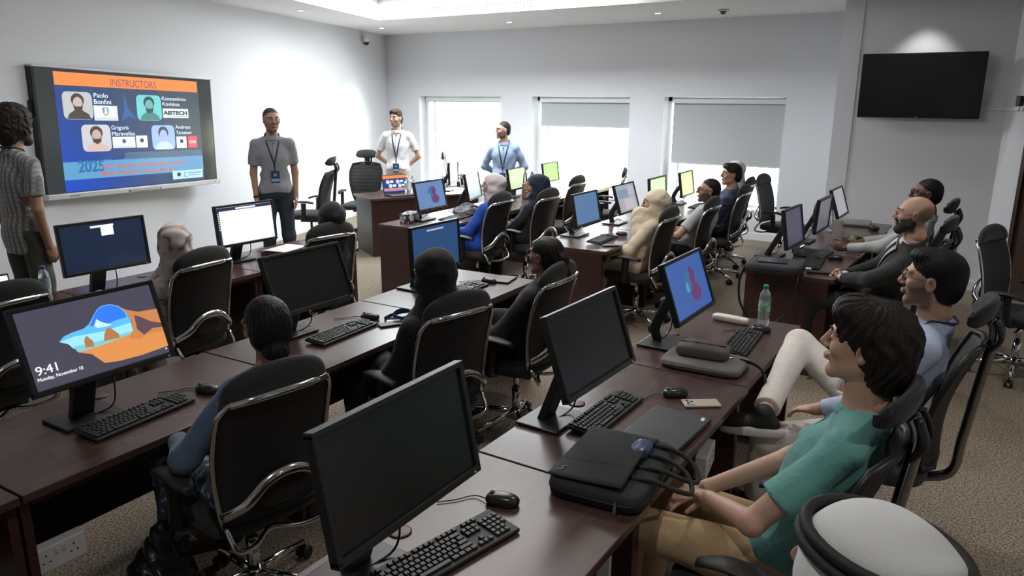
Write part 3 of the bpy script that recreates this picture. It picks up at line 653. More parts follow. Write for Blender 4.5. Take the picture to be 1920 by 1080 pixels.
# ------------------------------------------------------------------ office chairs (face +Y, origin on the floor under the seat)
def star_base(t, m, z0=.0):
    q = MB()
    for k in range(5):
        a = 2 * PI * k / 5 + .3; d = V3(math.cos(a), math.sin(a), 0)
        q.tube([V3(0, 0, .115) + d * .03, d * .17 + V3(0, 0, .10), d * .30 + V3(0, 0, .075)], [.024, .020, .014], 8, flat=.75)
    q.cyl((0, 0, .075), (0, 0, .14), .035, .03); b = q.build('star_base', m, t)
    for k in range(5):
        a = 2 * PI * k / 5 + .3; d = V3(math.cos(a), math.sin(a), 0); n = V3(-d[1], d[0], 0); c = d * .30
        q = MB()
        for s in (-1, 1): q.tube([c + n * s * .010 + V3(0, 0, .030), c + n * s * .026 + V3(0, 0, .030)], [.029, .027], 14)
        q.cyl(c + V3(0, 0, .035), c + V3(0, 0, .075), .009); q.build('caster', M_blk, b)
    q = MB(); q.cyl((0, 0, .12), (0, 0, .28), .026); q.cyl((0, 0, .26), (0, 0, .42), .016); q.build('gas_lift', M_chrome if m is M_chrome else M_blk, t)
def arms(t, pad=.27, w=.285, z=.67):
    for s in (-1, 1):
        q = MB(); q.tube(arc([(s * .20, .02, .43), (s * (w - .01), .02, .45), (s * w, .0, .52), (s * w, -.01, z - .02)], 6), .020, 8, flat=1.5); q.build('armrest_post', M_blk, t)
        q = MB()
        def pf(u, v, s=s):
            y = -.14 + pad * v; wd = .042 * (1 - abs(2 * v - 1) ** 3 * .55); a = 2 * PI * u
            return (s * w + wd * math.cos(a), y, z + .014 * math.sin(a) - .035 * (v - .55) ** 2 * 4 * (1 if v > .55 else .4))
        q.grid(pf, 16, 14); o = len(q.v); q.f += [tuple(range(0, 16))[::-1], tuple(range(14 * 17, 14 * 17 + 16))]; q.sm += [False, False]; q.build('armrest_pad', M_blk2, t)
def bk(v):  # side profile of the backrest: v 0..1 -> (y, z)
    return (-.215 - .055 * v - .035 * math.sin(v * PI) * -1 * .6 - .03 * v * v, .50 + .49 * v)
def make_mesh_chair(frame=M_chrome):
    t = thing('office_chair', 'x', 'office chair'); star_base(t, frame)
    q = MB(); q.box((0, -.02, .415), (.20, .26, .05)); q.tube([(.10, .05, .41), (.26, .06, .40)], .008, 6); q.build('tilt_mechanism', M_blk, t, .01)
    q = MB(); q.sup((0, .02, .465), (.245, .245, .045), .55, .5, None, 28, 12); q.build('seat', M_fab, t)
    arms(t)
    # woven back panel
    def pf(u, v):
        hw = .205 + .025 * math.sin(v * PI * .8); x = (2 * u - 1) * hw; y, z = bk(v); return (x, y - .045 * (1 - (2 * u - 1) ** 2) + .02, z)
    q = MB(); q.grid(pf, 14, 16); q.build('backrest', M_mesh, t, solid=.008)
    # tube frame round the panel
    L_ = [(-(.208 + .025 * math.sin(v * PI * .8)), bk(v)[0] + .015, bk(v)[1]) for v in [i / 10 for i in range(10)]]
    top = [(-.213, bk(1)[0] + .015, .972), (-.195, bk(1)[0] + .006, .99), (-.10, bk(1)[0] - .018, .997), (0, bk(1)[0] - .026, 1.0)]
    pth = L_ + top + [(-p[0], p[1], p[2]) for p in reversed((L_ + top)[:-1])]
    q = MB(); q.tube(pth, .0105, 8); q.tube([(-.19, bk(1)[0] + .0, .992), (-.10, bk(1)[0] - .024, .999), (0, bk(1)[0] - .032, 1.002), (.10, bk(1)[0] - .024, .999), (.19, bk(1)[0] + .0, .992)], .0155, 8); q.build('back_frame', frame, t)
    # arched brace and lower loop
    q = MB(); q.tube(arc([(-.215, bk(.12)[0] - .005, .545), (-.16, -.285, .60), (-.08, -.30, .665), (0, -.305, .685), (.08, -.30, .665), (.16, -.285, .60), (.215, bk(.12)[0] - .005, .545)], 6), .020, 8, flat=.5); q.build('arched_brace', frame, t)
    q = MB(); q.tube(arc([(-.205, -.215, .50), (-.19, -.26, .42), (-.10, -.22, .385), (0, -.16, .39), (.10, -.22, .385), (.19, -.26, .42), (.205, -.215, .50)], 6), .011, 8); q.build('lower_frame', frame, t)
    # lumbar pad and padded top
    q = MB(); q.sup((0, -.265, .60), (.10, .02, .055), .7, .7); q.build('lumbar_pad', M_blk2, t)
    def hp(u, v):
        a = PI * v; x = -.21 * math.cos(a); zt = .972 + .135 * math.sin(a) ** .55; th = .030 * math.sin(a) ** .4; c = 2 * PI * u
        z0 = .975; zc = (z0 + zt) / 2; hz = (zt - z0) / 2
        return (x, bk(1)[0] + .035 - .03 * math.sin(a) + th * math.cos(c), zc + hz * math.sin(c))
    q = MB(); q.grid(hp, 16, 22); q.build('padded_top', M_fab, t)
    return t
def make_head_chair(frame=M_blk, rib=True):
    t = thing('ergonomic_chair', 'x', 'office chair'); star_base(t, M_chrome if not rib else M_blk)
    q = MB(); q.box((0, -.02, .415), (.20, .26, .06)); q.tube([(.10, .05, .41), (.27, .06, .40)], .008, 6); q.build('tilt_mechanism', M_blk, t, .01)
    q = MB(); q.sup((0, .02, .47), (.25, .25, .05), .6, .5, None, 28, 12); q.build('seat', M_fab, t)
    arms(t, .26, .29, .68)
    def hw(v): return .15 + .095 * math.sin(min(1, v * .9 + .12) * PI * .62) - .03 * max(0, v - .8) * 5
    def yb(v): return -.20 - .05 * math.sin(v * PI) * -.8 - .10 * v
    def pf(u, v): x = (2 * u - 1) * hw(v); return (x, yb(v) - .05 * (1 - (2 * u - 1) ** 2), .52 + .52 * v)
    q = MB(); q.grid(pf, 14, 18); q.build('backrest', M_mesh, t, solid=.006)
    P = [(-hw(i / 12), yb(i / 12), .52 + .52 * i / 12) for i in range(13)] + [(-hw(1) * .5, yb(1) - .04, 1.055), (0, yb(1) - .05, 1.06)]
    pth = P + [(-p[0], p[1], p[2]) for p in reversed(P[:-1])] + [(.08, yb(0) - .04, .505), (-.08, yb(0) - .04, .505), P[0]]
    q = MB(); q.tube(pth, .014, 8); q.build('back_frame', M_blk, t)
    if rib:
        q = MB()
        for k in range(9): v = .12 + k * .095; q.tube([pf(u, v) for u in (0, .2, .4, .6, .8, 1)], .0055, 6)
        q.build('back_ribs', M_blk2, t)
    q = MB(); q.tube(arc([(0, -.15, .40), (0, -.30, .46), (0, -.325, .62), (0, -.35, .85), (0, -.375, 1.08), (0, -.355, 1.15)], 6), .020, 8, flat=1.6); q.build('back_spine', M_blk if rib else M_dchrome, t)
    q = MB()
    for s in (-1, 1): q.tube(arc([(s * .03, -.37, 1.03), (s * .045, -.40, 1.09), (s * .04, -.375, 1.16)], 5), .011, 8, flat=1.4)
    q.build('headrest_bracket', M_blk, t)
    def hr(u, v):
        a = PI * v; x = -.15 * math.cos(a); c = 2 * PI * u; hz = .062 * math.sin(a) ** .45; th = .026 * math.sin(a) ** .5
        return (x, -.345 + .045 * (x / .15) ** 2 + th * math.cos(c) - .02 * math.sin(c), 1.185 + hz * math.sin(c))
    q = MB(); q.grid(hr, 18, 22); q.build('headrest', M_fab, t)
    return t
mc0 = make_mesh_chair(); hc0 = make_head_chair(); hc1 = make_head_chair(rib=False); used_ = set()
def chair(kind, x, y, rot, label, z=0., group=None):
    p = {'m': mc0, 'h': hc0, 'b': hc1}[kind]; g = group or {'m': 'black mesh office chairs with chrome frames', 'h': 'tall office chairs with headrests', 'b': 'tall office chairs with headrests'}[kind]
    if kind not in used_:
        used_.add(kind); p.location = (x, y, z); p.rotation_euler = (0, 0, math.radians(rot)); tag(p, label, None, g); return p
    return dup(p, None, (x, y, z), math.radians(rot), label, g)
SEATZ = {}
def barchair(bx, by, rot, label, kind='m'):
    """place by the middle of its top bar"""
    a = math.radians(rot); off = Rz(a) @ V3(0, -.325, 0); return chair(kind, bx - off[0], by - off[1], rot, label)
barchair(-1.98, 1.645, 81, 'black mesh chair with chrome frame under the girl in denim blue')
barchair(-2.01, 2.78, 77, 'black mesh chair with chrome frame under the woman in black hood')
barchair(-1.925, 3.64, 91, 'black mesh chair with chrome frame behind the woman with black ponytail')
barchair(-3.955, 2.79, 95, 'black mesh chair with chrome frame under the woman in patterned headscarf')
barchair(-4.01, 3.91, 80, 'black mesh chair with chrome frame under the black-veiled woman at the white document screen')
barchair(-3.96, 6.16, 92, 'black mesh chair with chrome frame under the woman in blue cardigan')
barchair(-3.72, 6.70, 88, 'black mesh chair with chrome frame under the woman in navy headscarf')
barchair(-2.20, 6.14, 90, 'black mesh chair with chrome frame under the woman in cream headscarf')
barchair(-2.10, 7.01, 90, 'black mesh chair with chrome frame under the man in grey t-shirt')
barchair(-2.13, 8.22, 90, 'black mesh chair with chrome frame under the man in navy plaid')
barchair(-4.08, 8.05, 92, 'empty black chair seen from behind, right of the navy headscarf')
barchair(-4.05, 9.35, 112, 'empty black chair standing before the middle window, turned sideways')
barchair(-2.35, 9.55, 262, 'empty tall black chair in front of the right window')
barchair(-7.95, 10.35, 300, 'empty chair turned sideways before the leftmost window')
barchair(-4.02, 1.70, 95, 'black chair back cut off at the left edge, under the person in teal')
chair('h', -7.55, 6.95, 118, 'tall empty chair with headrest beside the standing man in grey')
chair('h', -7.62, 8.0, 205, 'tall empty chair with headrest behind the open laptop')
chair('b', -.43, 2.24, 86, 'tall chair with headrest under the man in teal polo')
chair('b', -.25, 3.44, 88, 'tall chair with headrest under the man in light blue shirt and white trousers')
chair('b', -.47, 5.80, 88, 'tall chair with headrest under the bald man in black suit')
chair('b', -.50, 6.85, 88, 'tall chair with headrest under the man in grey shirt and glasses by the television wall')
barchair(.08, 6.55, -112, 'empty black chair with chrome frame at the right edge of the room')
chair('b', -.22, 1.20, 88, 'chair with headrest under the person in white headdress at the bottom edge')
# ------------------------------------------------------------------ people
def mixc(a, b, t): return tuple(a[i] * (1 - t) + b[i] * t for i in range(3))
SK = {'light': (.56, .34, .25), 'mid': (.42, .235, .155), 'tan': (.33, .175, .11), 'dark': (.17, .085, .05), 'pale': (.62, .40, .31)}
def frame(f, up):
    u = V3(*up); u /= np.linalg.norm(u); f = V3(*f); f = f - u * (f @ u); f /= np.linalg.norm(f); return np.stack([np.cross(f, u), f, u], 1)
def wr(amp, sc=1., seed=0.):
    """cloth folds"""
    def fn(X, Y, Z):
        a = np.sin(31 * sc * (Z + .45 * X + .3 * Y) + seed + 3.0 * np.sin(7 * sc * X + 9 * sc * Y)) * .6
        b = np.sin(19 * sc * (Z * .6 - X + .5 * Y) + 2 * seed + 2.5 * np.sin(11 * sc * Z + 4 * Y)) * .5
        return amp * (a + b)
    return fn
def curls(amp, sc=110.):
    def fn(X, Y, Z): return amp * (np.sin(sc * X + 2 * np.sin(sc * .7 * Z)) * np.sin(sc * Y + 2 * np.sin(sc * .6 * X)) * np.sin(sc * Z + 1.7 * np.sin(sc * .8 * Y)))
    return fn
def hand_prims(w, d, n, thumb, curl=.5, s=1.):
    """w wrist, d pointing along the hand, n palm normal (fingers curl towards it), thumb: unit vector to the thumb side"""
    w = V3(*w); d = V3(*d) / np.linalg.norm(d); n = V3(*n); n = n - d * (n @ d); n /= np.linalg.norm(n); e = V3(*thumb); e = e - d * (e @ d) - n * (e @ n); e /= np.linalg.norm(e)
    R = np.stack([e, d, n], 1); P = [cap(w, w + d * .03 * s, .026 * s, .026 * s, .02, (n, .75)), ell(w + d * .055 * s, (.041 * s, .052 * s, .016 * s), R, .015)]
    for k, (o, L_) in enumerate(((.029, .072), (.010, .082), (-.010, .077), (-.028, .060))):
        b = w + d * (.085 - .004 * abs(k - 1)) * s + e * o * s; c = curl * (1 + .12 * k); dd = d; 
        for j, f in enumerate((.45, .32, .23)):
            a = c * (.55 if j == 0 else .8); nd = dd * math.cos(a) + n * math.sin(a)
            if j: pass
            nx = b + nd * L_ * f * s; P.append(cap(b, nx, (.0092 - .0007 * j) * s, (.0086 - .0009 * j) * s, .004)); b = nx; nn = n * math.cos(a) - dd * math.sin(a); dd = nd; n_ = nn
            n = nn
        n = R[:, 2]
    tb = w + d * .028 * s + e * .030 * s; t1 = tb + (d * .6 + e * .7 + n * .2) * .038 * s; t2 = t1 + (d * .9 + e * .15 + n * .35) * .030 * s; t3 = t2 + (d * .95 + n * .4) * .022 * s
    P += [cap(tb, t1, .014 * s, .0115 * s, .012), cap(t1, t2, .0115 * s, .010 * s, .005), cap(t2, t3, .010 * s, .0082 * s, .004)]
    return P
def face_prims(c, R, s, female=False):
    L_ = lambda *p: c + R @ (V3(*p) * s); E = lambda p, r, k=.014, op='u', Q=None: ell(L_(*p), tuple(x * s for x in r), R if Q is None else R @ Q, k, op)
    jw = .85 if female else 1.
    P = [E((0, -.015, .030), (.075, .094, .083), .02), E((0, .022, .0), (.066, .070, .080), .03), E((0, .036, -.055), (.050 * jw, .048, .048), .03),
         cap(L_(-.050 * jw, .0, -.055), L_(-.018, .070, -.096), .016 * s, .014 * s, .03), cap(L_(.050 * jw, .0, -.055), L_(.018, .070, -.096), .016 * s, .014 * s, .03),
         E((0, .076, -.096), (.020, .016, .016), .02)]
    for q in (-1, 1):
        P += [E((q * .040, .066, -.020), (.021, .018, .020), .02), cap(L_(q * .048, .074, .030), L_(q * .014, .088, .028), .0095 * s, .0095 * s, .012)]
    P += [cap(L_(0, .092, .022), L_(0, .113, -.020), .0075 * s, .0105 * s, .010), E((-.011, .100, -.027), (.0085, .0085, .007), .006), E((.011, .100, -.027), (.0085, .0085, .007), .006), E((0, .110, -.023), (.0090, .0085, .0080), .006)]
    for q in (-1, 1): P += [E((q * .031, .097, .009), (.015, .012, .0085), .010, 'i')]
    for q in (-1, 1): P += [E((q * .031, .078, .008), (.0145, .0125, .0125), .004)]
    P += [E((0, .093, -.0515), (.023, .010, .0055), .007), E((0, .0915, -.0625), (.020, .011, .0065), .006), E((0, .103, -.0568), (.022, .006, .0012), .003, 'i')]
    for q in (-1, 1):
        Q = Rz(-q * .35) @ Rx(.12)
        P += [E((q * .077, -.006, -.006), (.007, .019, .031), .008, 'u', Q), E((q * .084, -.002, -.004), (.006, .010, .018), .004, 'i', Q)]
    return P
def strands(amp, n=34, wob=1., fine=.3):
    def fn(x, y, z):
        az = np.arctan2(x, y + .02); rr = np.sqrt(x * x + (y + .02) ** 2)
        w = np.clip(rr / .06, 0, 1)
        return w * amp * (np.sin(n * az + wob * 3 * np.sin(38 * z + 2 * az) + 9 * z * wob) + .5 * np.sin(n * 2.3 * az + 40 * z * wob)) + amp * fine * np.sin(120 * x + 60 * y) * np.sin(110 * z)
    return fn
def hair_prims(c, R, s, style):
    L_ = lambda *p: c + R @ (V3(*p) * s); E = lambda p, r, k=.014, op='u': ell(L_(*p), tuple(x * s for x in r), R, k, op)
    face = [E((0, .102, -.018), (.065, .070, .098), .010, 'i'), E((0, .02, -.135), (.2, .2, .060), .01, 'i'), E((-.084, .010, -.030), (.024, .028, .040), .008, 'i'), E((.084, .010, -.030), (.024, .028, .040), .008, 'i')]
    if style == 'short': return [E((0, -.016, .033), (.0775, .0970, .0860), .02), E((0, -.05, -.02), (.066, .058, .062), .03)] + face, strands(.0008, 40)
    if style == 'wavy': return [E((0, -.012, .042), (.082, .102, .088), .03), E((0, -.055, -.02), (.074, .066, .080), .03), E((0, .055, .088), (.060, .042, .030), .03)] + face, (lambda x, y, z: curls(.003, 100)(x, y, z) + strands(.0015, 18)(x, y, z))
    if style == 'slick': return [E((0, -.016, .040), (.081, .101, .088), .02), E((0, -.050, -.02), (.072, .062, .075), .03), E((0, .048, .094), (.056, .045, .028), .03)] + face, strands(.0011, 40, .5)
    if style == 'thick':
        f2 = [E((0, .122, -.035), (.074, .074, .112), .012, 'i'), E((0, .085, -.15), (.2, .125, .055), .02, 'i'), E((-.092, .050, -.040), (.034, .050, .062), .012, 'i'), E((.092, .050, -.040), (.034, .050, .062), .012, 'i')]
        return [E((0, -.014, .040), (.089, .112, .090), .03), E((0, -.050, -.02), (.084, .074, .085), .04), E((0, -.062, -.075), (.062, .046, .055), .04), E((.0, .055, .090), (.070, .046, .034), .04), E((.040, .070, .088), (.032, .024, .024), .02), E((-.035, .068, .090), (.032, .024, .024), .02)] + f2, (lambda x, y, z: strands(.0026, 17, 1.2)(x, y, z) + strands(.0012, 41, .8)(x, y, z))
    if style == 'curly': return [E((0, -.02, .055), (.115, .125, .105), .03), E((0, -.07, -.03), (.105, .080, .095), .05), E((.07, -.01, -.0), (.055, .065, .075), .03), E((-.07, -.01, .0), (.055, .065, .075), .03)] + [E((0, .120, -.045), (.070, .085, .095), .012, 'i')], (lambda x, y, z: curls(.009, 78)(x, y, z) + curls(.005, 170)(x, y, z))
    if style == 'receding': return [E((0, -.020, .026), (.0762, .0955, .080), .02), E((0, -.052, -.02), (.066, .058, .062), .03)] + face + [E((0, .05, .09), (.2, .088, .078), .01, 'i'), E((0, -.01, .125), (.060, .095, .045), .012, 'i')], strands(.0003, 40)
    if style == 'bun': return [E((0, -.014, .032), (.081, .101, .087), .02), E((0, -.05, -.02), (.075, .066, .075), .03), E((0, -.092, -.078), (.050, .046, .052), .012), cap(L_(0, -.10, -.10), L_(.006, -.098, -.20), .030 * s, .015 * s, .02)] + face + [E((-.084, -.004, -.014), (.022, .024, .036), .006, 'i'), E((.084, -.004, -.014), (.022, .024, .036), .006, 'i')], (lambda x, y, z: strands(.0012, 30, .6)(x, y, z) + curls(.0015, 130)(x, y, z))
    if style == 'ponytail': return [E((0, -.014, .032), (.080, .101, .086), .02), E((0, -.05, -.02), (.073, .062, .073), .03), E((0, -.112, .005), (.030, .028, .034), .02), cap(L_(0, -.12, .0), L_(.0, -.130, -.09), .034 * s, .040 * s, .03), cap(L_(.0, -.130, -.09), L_(.005, -.095, -.17), .040 * s, .024 * s, .03)] + face, (lambda x, y, z: strands(.0016, 30, .8)(x, y, z) + .002 * np.sin(150 * x + 2 * np.sin(30 * z)))
def beard_prims(c, R, s, full):
    L_ = lambda *p: c + R @ (V3(*p) * s); E = lambda p, r, k=.01, op='u': ell(L_(*p), tuple(x * s for x in r), R, k, op)
    t = .006 if full else .0022
    P = [E((0, .037, -.057), (.051 + t, .050 + t, .049 + t), .02), cap(L_(-.051, .0, -.052), L_(-.019, .071, -.098), (.0165 + t) * s, (.0145 + t) * s, .02), cap(L_(.051, .0, -.052), L_(.019, .071, -.098), (.0165 + t) * s, (.0145 + t) * s, .02), E((0, .078, -.098), (.021 + t, .017 + t, .017 + t), .02)]
    if full: P.append(E((0, .07, -.108), (.034, .026, .024), .02))
    P += [cap(L_(-.064, .004, -.035), L_(-.058, .01, -.065), (.009 + t) * s, (.012 + t) * s, .012), cap(L_(.064, .004, -.035), L_(.058, .01, -.065), (.009 + t) * s, (.012 + t) * s, .012)]
    P += [E((0, .09, -.040 + .012), (.030, .05, .020), .006, 'i'), E((-.045, .075, -.018), (.030, .045, .034), .008, 'i'), E((.045, .075, -.018), (.030, .045, .034), .008, 'i'), E((0, .108, -.057), (.021, .022, .0075), .004, 'i'), E((0, -.01, .06), (.2, .2, .085), .008, 'i')]
    P += [cap(L_(-.022, .092, -.0445), L_(0, .100, -.040), (.0045 + t * .5) * s, (.005 + t * .5) * s, .004), cap(L_(.022, .092, -.0445), L_(0, .100, -.040), (.0045 + t * .5) * s, (.005 + t * .5) * s, .004)]
    return P
def hijab_prims(c, R, neck, sh, s, fwd, drape=1.):
    L_ = lambda *p: c + R @ (V3(*p) * s); E = lambda p, r, k=.02, op='u': ell(L_(*p), tuple(x * s for x in r), R, k, op)
    mid = (sh[0] + sh[1]) / 2; Fr = frame(fwd, (0, 0, 1))
    P = [E((0, -.018, .028), (.098, .120, .100), .03), E((0, -.014, -.035), (.094, .100, .075), .03), cap(L_(0, -.012, -.07), neck + V3(0, 0, .0), .090 * s, .098, .04), cap(neck + V3(0, 0, .0), mid + V3(0, 0, -.02) + fwd * .01, .098, .135 * drape, .04),
         ell(mid + V3(0, 0, -.015) + fwd * .03, (.175 * drape, .105, .075), Fr, .05), ] + ([cap(L_(0, -.05, -.06), mid - fwd * .035 + V3(0, 0, -.06), .06, .075, .05)] if drape > .8 else []) + [
] + [cap(neck + V3(.062 * math.cos(u), .062 * math.sin(u) + .012, .012 + .018 * math.sin(u)), neck + V3(.062 * math.cos(u + .8), .062 * math.sin(u + .8) + .012, .012 + .018 * math.sin(u + .8)), .040, .040, .012) for u in np.arange(0, 6.2, .785)] + [
         E((0, .141, -.028), (.30, .096, .088), .012, 'i'), E((0, .10, -.02), (.050, .060, .080), .010, 'i')]
    return P
def person(label, pos, rot, head, look, skin='mid', female=False, sit=True, top=('long', (.5, .5, .5)), bottom=(.05, .05, .06), hair=('short', (.012, .010, .009)), beard=None, glasses=None, lanyard=None, badge=None,
           armsd=None, legs=None, hijab=None, shoe=(.02, .02, .02), vox=(.005, .008), H=1.80, seat=.50, hs=1., hand=None, topmat=None, botmat=None, watch=False, agal=False, robe=False, group=None, pitch=0., hem=-.14, suit=None, sole=None, extra=None):
    """pos: floor point under the pelvis; rot: facing (degrees, 0 = +Y); head: world position of the head centre; look: world point looked at"""
    a = math.radians(rot); Ri = Rz(-a); P0 = V3(pos[0], pos[1], 0)
    t = thing('person', label, 'person', (pos[0], pos[1], 0), a, group)
    vh, vb = vox; hc = Ri @ (V3(*head) - P0); lk = Ri @ (V3(*look) - P0) - hc; lk /= np.linalg.norm(lk); lk[2] = lk[2] * .6 + pitch; RH = frame(lk, (0, 0, 1) - .0 * lk); fz = lk / np.linalg.norm(lk)
    up = np.cross(RH[:, 0], fz); RH = np.stack([RH[:, 0], fz, up / np.linalg.norm(up)], 1)
    k = H / 1.80; F = V3(0, 1, 0)
    pel = V3(0, 0, seat + .085 if sit else .97 * k)
    neck = hc + RH @ (V3(0, -.018, -.115) * hs) + V3(0, -.018, -.045 - (.03 if hair and hair[0] == 'thick' else 0))
    ax = neck - pel; TL = np.linalg.norm(ax); ax /= TL; RT = frame(F, ax); side = RT[:, 0]; fw = RT[:, 1]
    shw = (.150 if female else .170) * k
    shc = pel + ax * (TL - .088); sh = [shc - side * shw + ax * .0, shc + side * shw]     # left is -X when facing +Y
    hips = [pel + V3(-.088, 0, 0), pel + V3(.088, 0, 0)]
    if legs: kn = [V3(*legs[0][0]), V3(*legs[1][0])]; an = [V3(*legs[0][1]), V3(*legs[1][1])]
    elif sit: kn = [V3(-.13, .43, seat + .07), V3(.13, .43, seat + .07)]; an = [V3(-.13, .47, .10), V3(.13, .47, .10)]
    else: kn = [V3(-.10, .02, .51 * k), V3(.10, .02, .51 * k)]; an = [V3(-.11, -.02, .09), V3(.11, -.02, .09)]
    if armsd: el = [V3(*armsd[0][0]), V3(*armsd[1][0])]; wt = [V3(*armsd[0][1]), V3(*armsd[1][1])]
    elif sit: el = [V3(-.225, .02, max(sh[0][2] - .26, seat + .20)), V3(.225, .02, max(sh[0][2] - .26, seat + .20))]; wt = [V3(-.10, .27, seat + .20), V3(.10, .27, seat + .20)]
    else: el = [sh[0] + V3(-.035, -.03, -.29 * k), sh[1] + V3(.035, -.03, -.29 * k)]; wt = [el[0] + V3(.01, .05, -.25 * k), el[1] + V3(-.01, .05, -.25 * k)]
    fs = .92 if female else 1.
    skm = mat('skin_%s' % skin, SK[skin], .5, bump=(180, .12, .001)); skm.node_tree.nodes['Principled BSDF'].inputs['Subsurface Weight'].default_value = .08; skm.node_tree.nodes['Principled BSDF'].inputs['Subsurface Radius'].default_value = (.01, .004, .002)
    # ---- body
    B = [ell(pel + ax * .02, (.150 * fs, .105, .11), RT, .05), cap(pel + ax * .10, pel + ax * .28, .125 * fs, .13 * fs, .05, (fw, .72)), ell(pel + ax * (TL - .20), (.150 * fs, .098, .17), RT, .05),
         cap(sh[0] * .9 + sh[1] * .1, neck - ax * .03, .046, .050, .04), cap(sh[1] * .9 + sh[0] * .1, neck - ax * .03, .046, .050, .04), cap(neck - ax * .05, hc + RH @ (V3(0, -.012, -.06) * hs), .058 * fs * hs, .052 * fs * hs, .03)]
    for i in (0, 1):
        hd = wt[i] - el[i]; hd /= np.linalg.norm(hd)
        B += [cap(sh[i], el[i], .047 * fs, .037 * fs, .03), cap(el[i], wt[i], .038 * fs, .026 * fs, .015), cap(wt[i] - hd * .01, wt[i] + hd * .02, .026 * fs, .024 * fs, .01),
              cap(hips[i], kn[i], .078, .054, .03), cap(kn[i], an[i], .054, .036, .02)]
    parts = [field(B, vb), field(face_prims(hc, RH, hs, female) + [cap(neck + V3(0, 0, .03), hc + RH @ (V3(0, -.012, -.06) * hs), .055 * fs * hs, .052 * fs * hs, .03)], vh)]
    hv = min(vh, .0045)
    hands = hand or [None, None]
    for i in (0, 1):
        if hands[i] == 'no': continue
        sd = 1 if i == 0 else -1; d = wt[i] - el[i]; d /= np.linalg.norm(d)
        if hands[i]: d_, n_, th, cu = hands[i]
        elif sit: d_, n_, th, cu = d * .6 + V3(sd * .35, .4, -.1), V3(0, .1, -1), V3(sd, .1, .2), .35
        else: d_, n_, th, cu = d + V3(0, .12, 0), V3(sd, 0, 0), V3(0, 1, .1), .45
        parts.append(field(hand_prims(wt[i], d_, n_, th, cu, .93 * fs + .04), hv))
    bo = rawmesh('body', parts, skm, t, 1)
    if beard or (hair and hair[0] == 'receding'):
        n_ = len(bo.data.vertices); co = np.empty(n_ * 3, np.float32); bo.data.vertices.foreach_get('co', co); co = (co.reshape(-1, 3) - hc) @ RH / hs
        x, y, z = co[:, 0], co[:, 1], co[:, 2]; ss = lambda e0, e1, v: np.clip((v - e0) / (e1 - e0), 0, 1)
        top_ = -.012 - .30 * np.clip(y, 0, .2) - .02 * (np.abs(x) < .045) ; mk = ss(.008, -.008, z - top_) * ss(-.022, -.008, y) * ss(-.122, -.106, z)
        mst = (np.abs(x) < .029) * (y > .08) * (z < -.036) * (z > -.050); lip = ((x / .023) ** 2 + ((z + .0575) / .010) ** 2 < 1) * (y > .08)
        mk = np.maximum(mk, mst * 1.) * (1 - lip); mk *= (np.abs(x) < .078)
        if not beard: mk *= 0
        if hair and hair[0] == 'receding': mk = np.maximum(mk, .75 * ss(.075, .045, z + .9 * np.clip(y + .06, 0, .1)) * ss(.035, .0, y) * ss(-.09, -.06, z) * ss(.075, .085, np.sqrt(x * x + y * y + .5 * z * z) + .02))
        at = bo.data.attributes.new('stubble', 'FLOAT', 'POINT'); at.data.foreach_set('value', mk.astype(np.float32))
        bc = beard[1] if beard else (.1, .08, .07); nm_ = 'skin_%s_beard_%d' % (skin, int(bc[0] * 1000))
        if nm_ not in MATS:
            m2 = skm.copy(); m2.name = nm_; MATS[nm_] = m2; nt = m2.node_tree; an1 = nt.nodes.new('ShaderNodeAttribute'); an1.attribute_name = 'stubble'; mx = nt.nodes.new('ShaderNodeMixRGB'); mx.inputs[1].default_value = (*SK[skin], 1); mx.inputs[2].default_value = (*bc, 1)
            ml = nt.nodes.new('ShaderNodeMath'); ml.operation = 'MULTIPLY'; ml.inputs[1].default_value = .88 if beard and beard[0] else .66; nt.links.new(an1.outputs['Fac'], ml.inputs[0]); nt.links.new(ml.outputs[0], mx.inputs[0]); nt.links.new(mx.outputs[0], nt.nodes['Principled BSDF'].inputs['Base Color'])
        bo.data.materials[0] = MATS[nm_]
    # ---- eyes, brows, lips
    if vh < .0075:
        q = MB(); q2 = MB()
        for s_ in (-1, 1):
            c = hc + RH @ (V3(s_ * .031, .0835, .008) * hs); q.sup(c, (.0118 * hs, .0085 * hs, .0062 * hs), 1, 1, RH, 14, 8); q2.sup(c + RH @ (V3(0, .0072, 0) * hs), (.0052 * hs, .003 * hs, .0052 * hs), 1, 1, RH, 12, 8)
        q.build('eyes', mat('eye_white', (.62, .60, .58), .3), t); q2.build('irises', mat('iris_brown', (.03, .016, .01), .2), t)
        L3 = lambda x, y, z: hc + RH @ (V3(x, y, z) * hs); hcol = hair[1] if hair else (.02, .015, .012)
        q = MB()
        for s_ in (-1, 1): q.tube(arc([L3(s_ * .048, .080, .0285), L3(s_ * .032, .0945, .0335), L3(s_ * .014, .0985, .0295)], 4), [.0022] + [.0038] * 7 + [.0028], 6)
        q.build('eyebrows', mat('brow_%d' % int(hcol[0] * 1000), mixc(hcol, (.03, .02, .015), .5), .8), t)
        q = MB(); q.tube(arc([L3(-.021, .093, -.0565), L3(-.009, .1015, -.0525), L3(0, .103, -.0535), L3(.009, .1015, -.0525), L3(.021, .093, -.0565)], 3), [.001] + [.0036] * 11 + [.001], 6); q.tube(arc([L3(-.019, .0935, -.0585), L3(0, .1025, -.0625), L3(.019, .0935, -.0585)], 4), [.001] + [.0042] * 7 + [.001], 6)
        q.build('lips', mat('lips_%s' % skin, mixc(SK[skin], (.42, .12, .10), .45), .45), t)
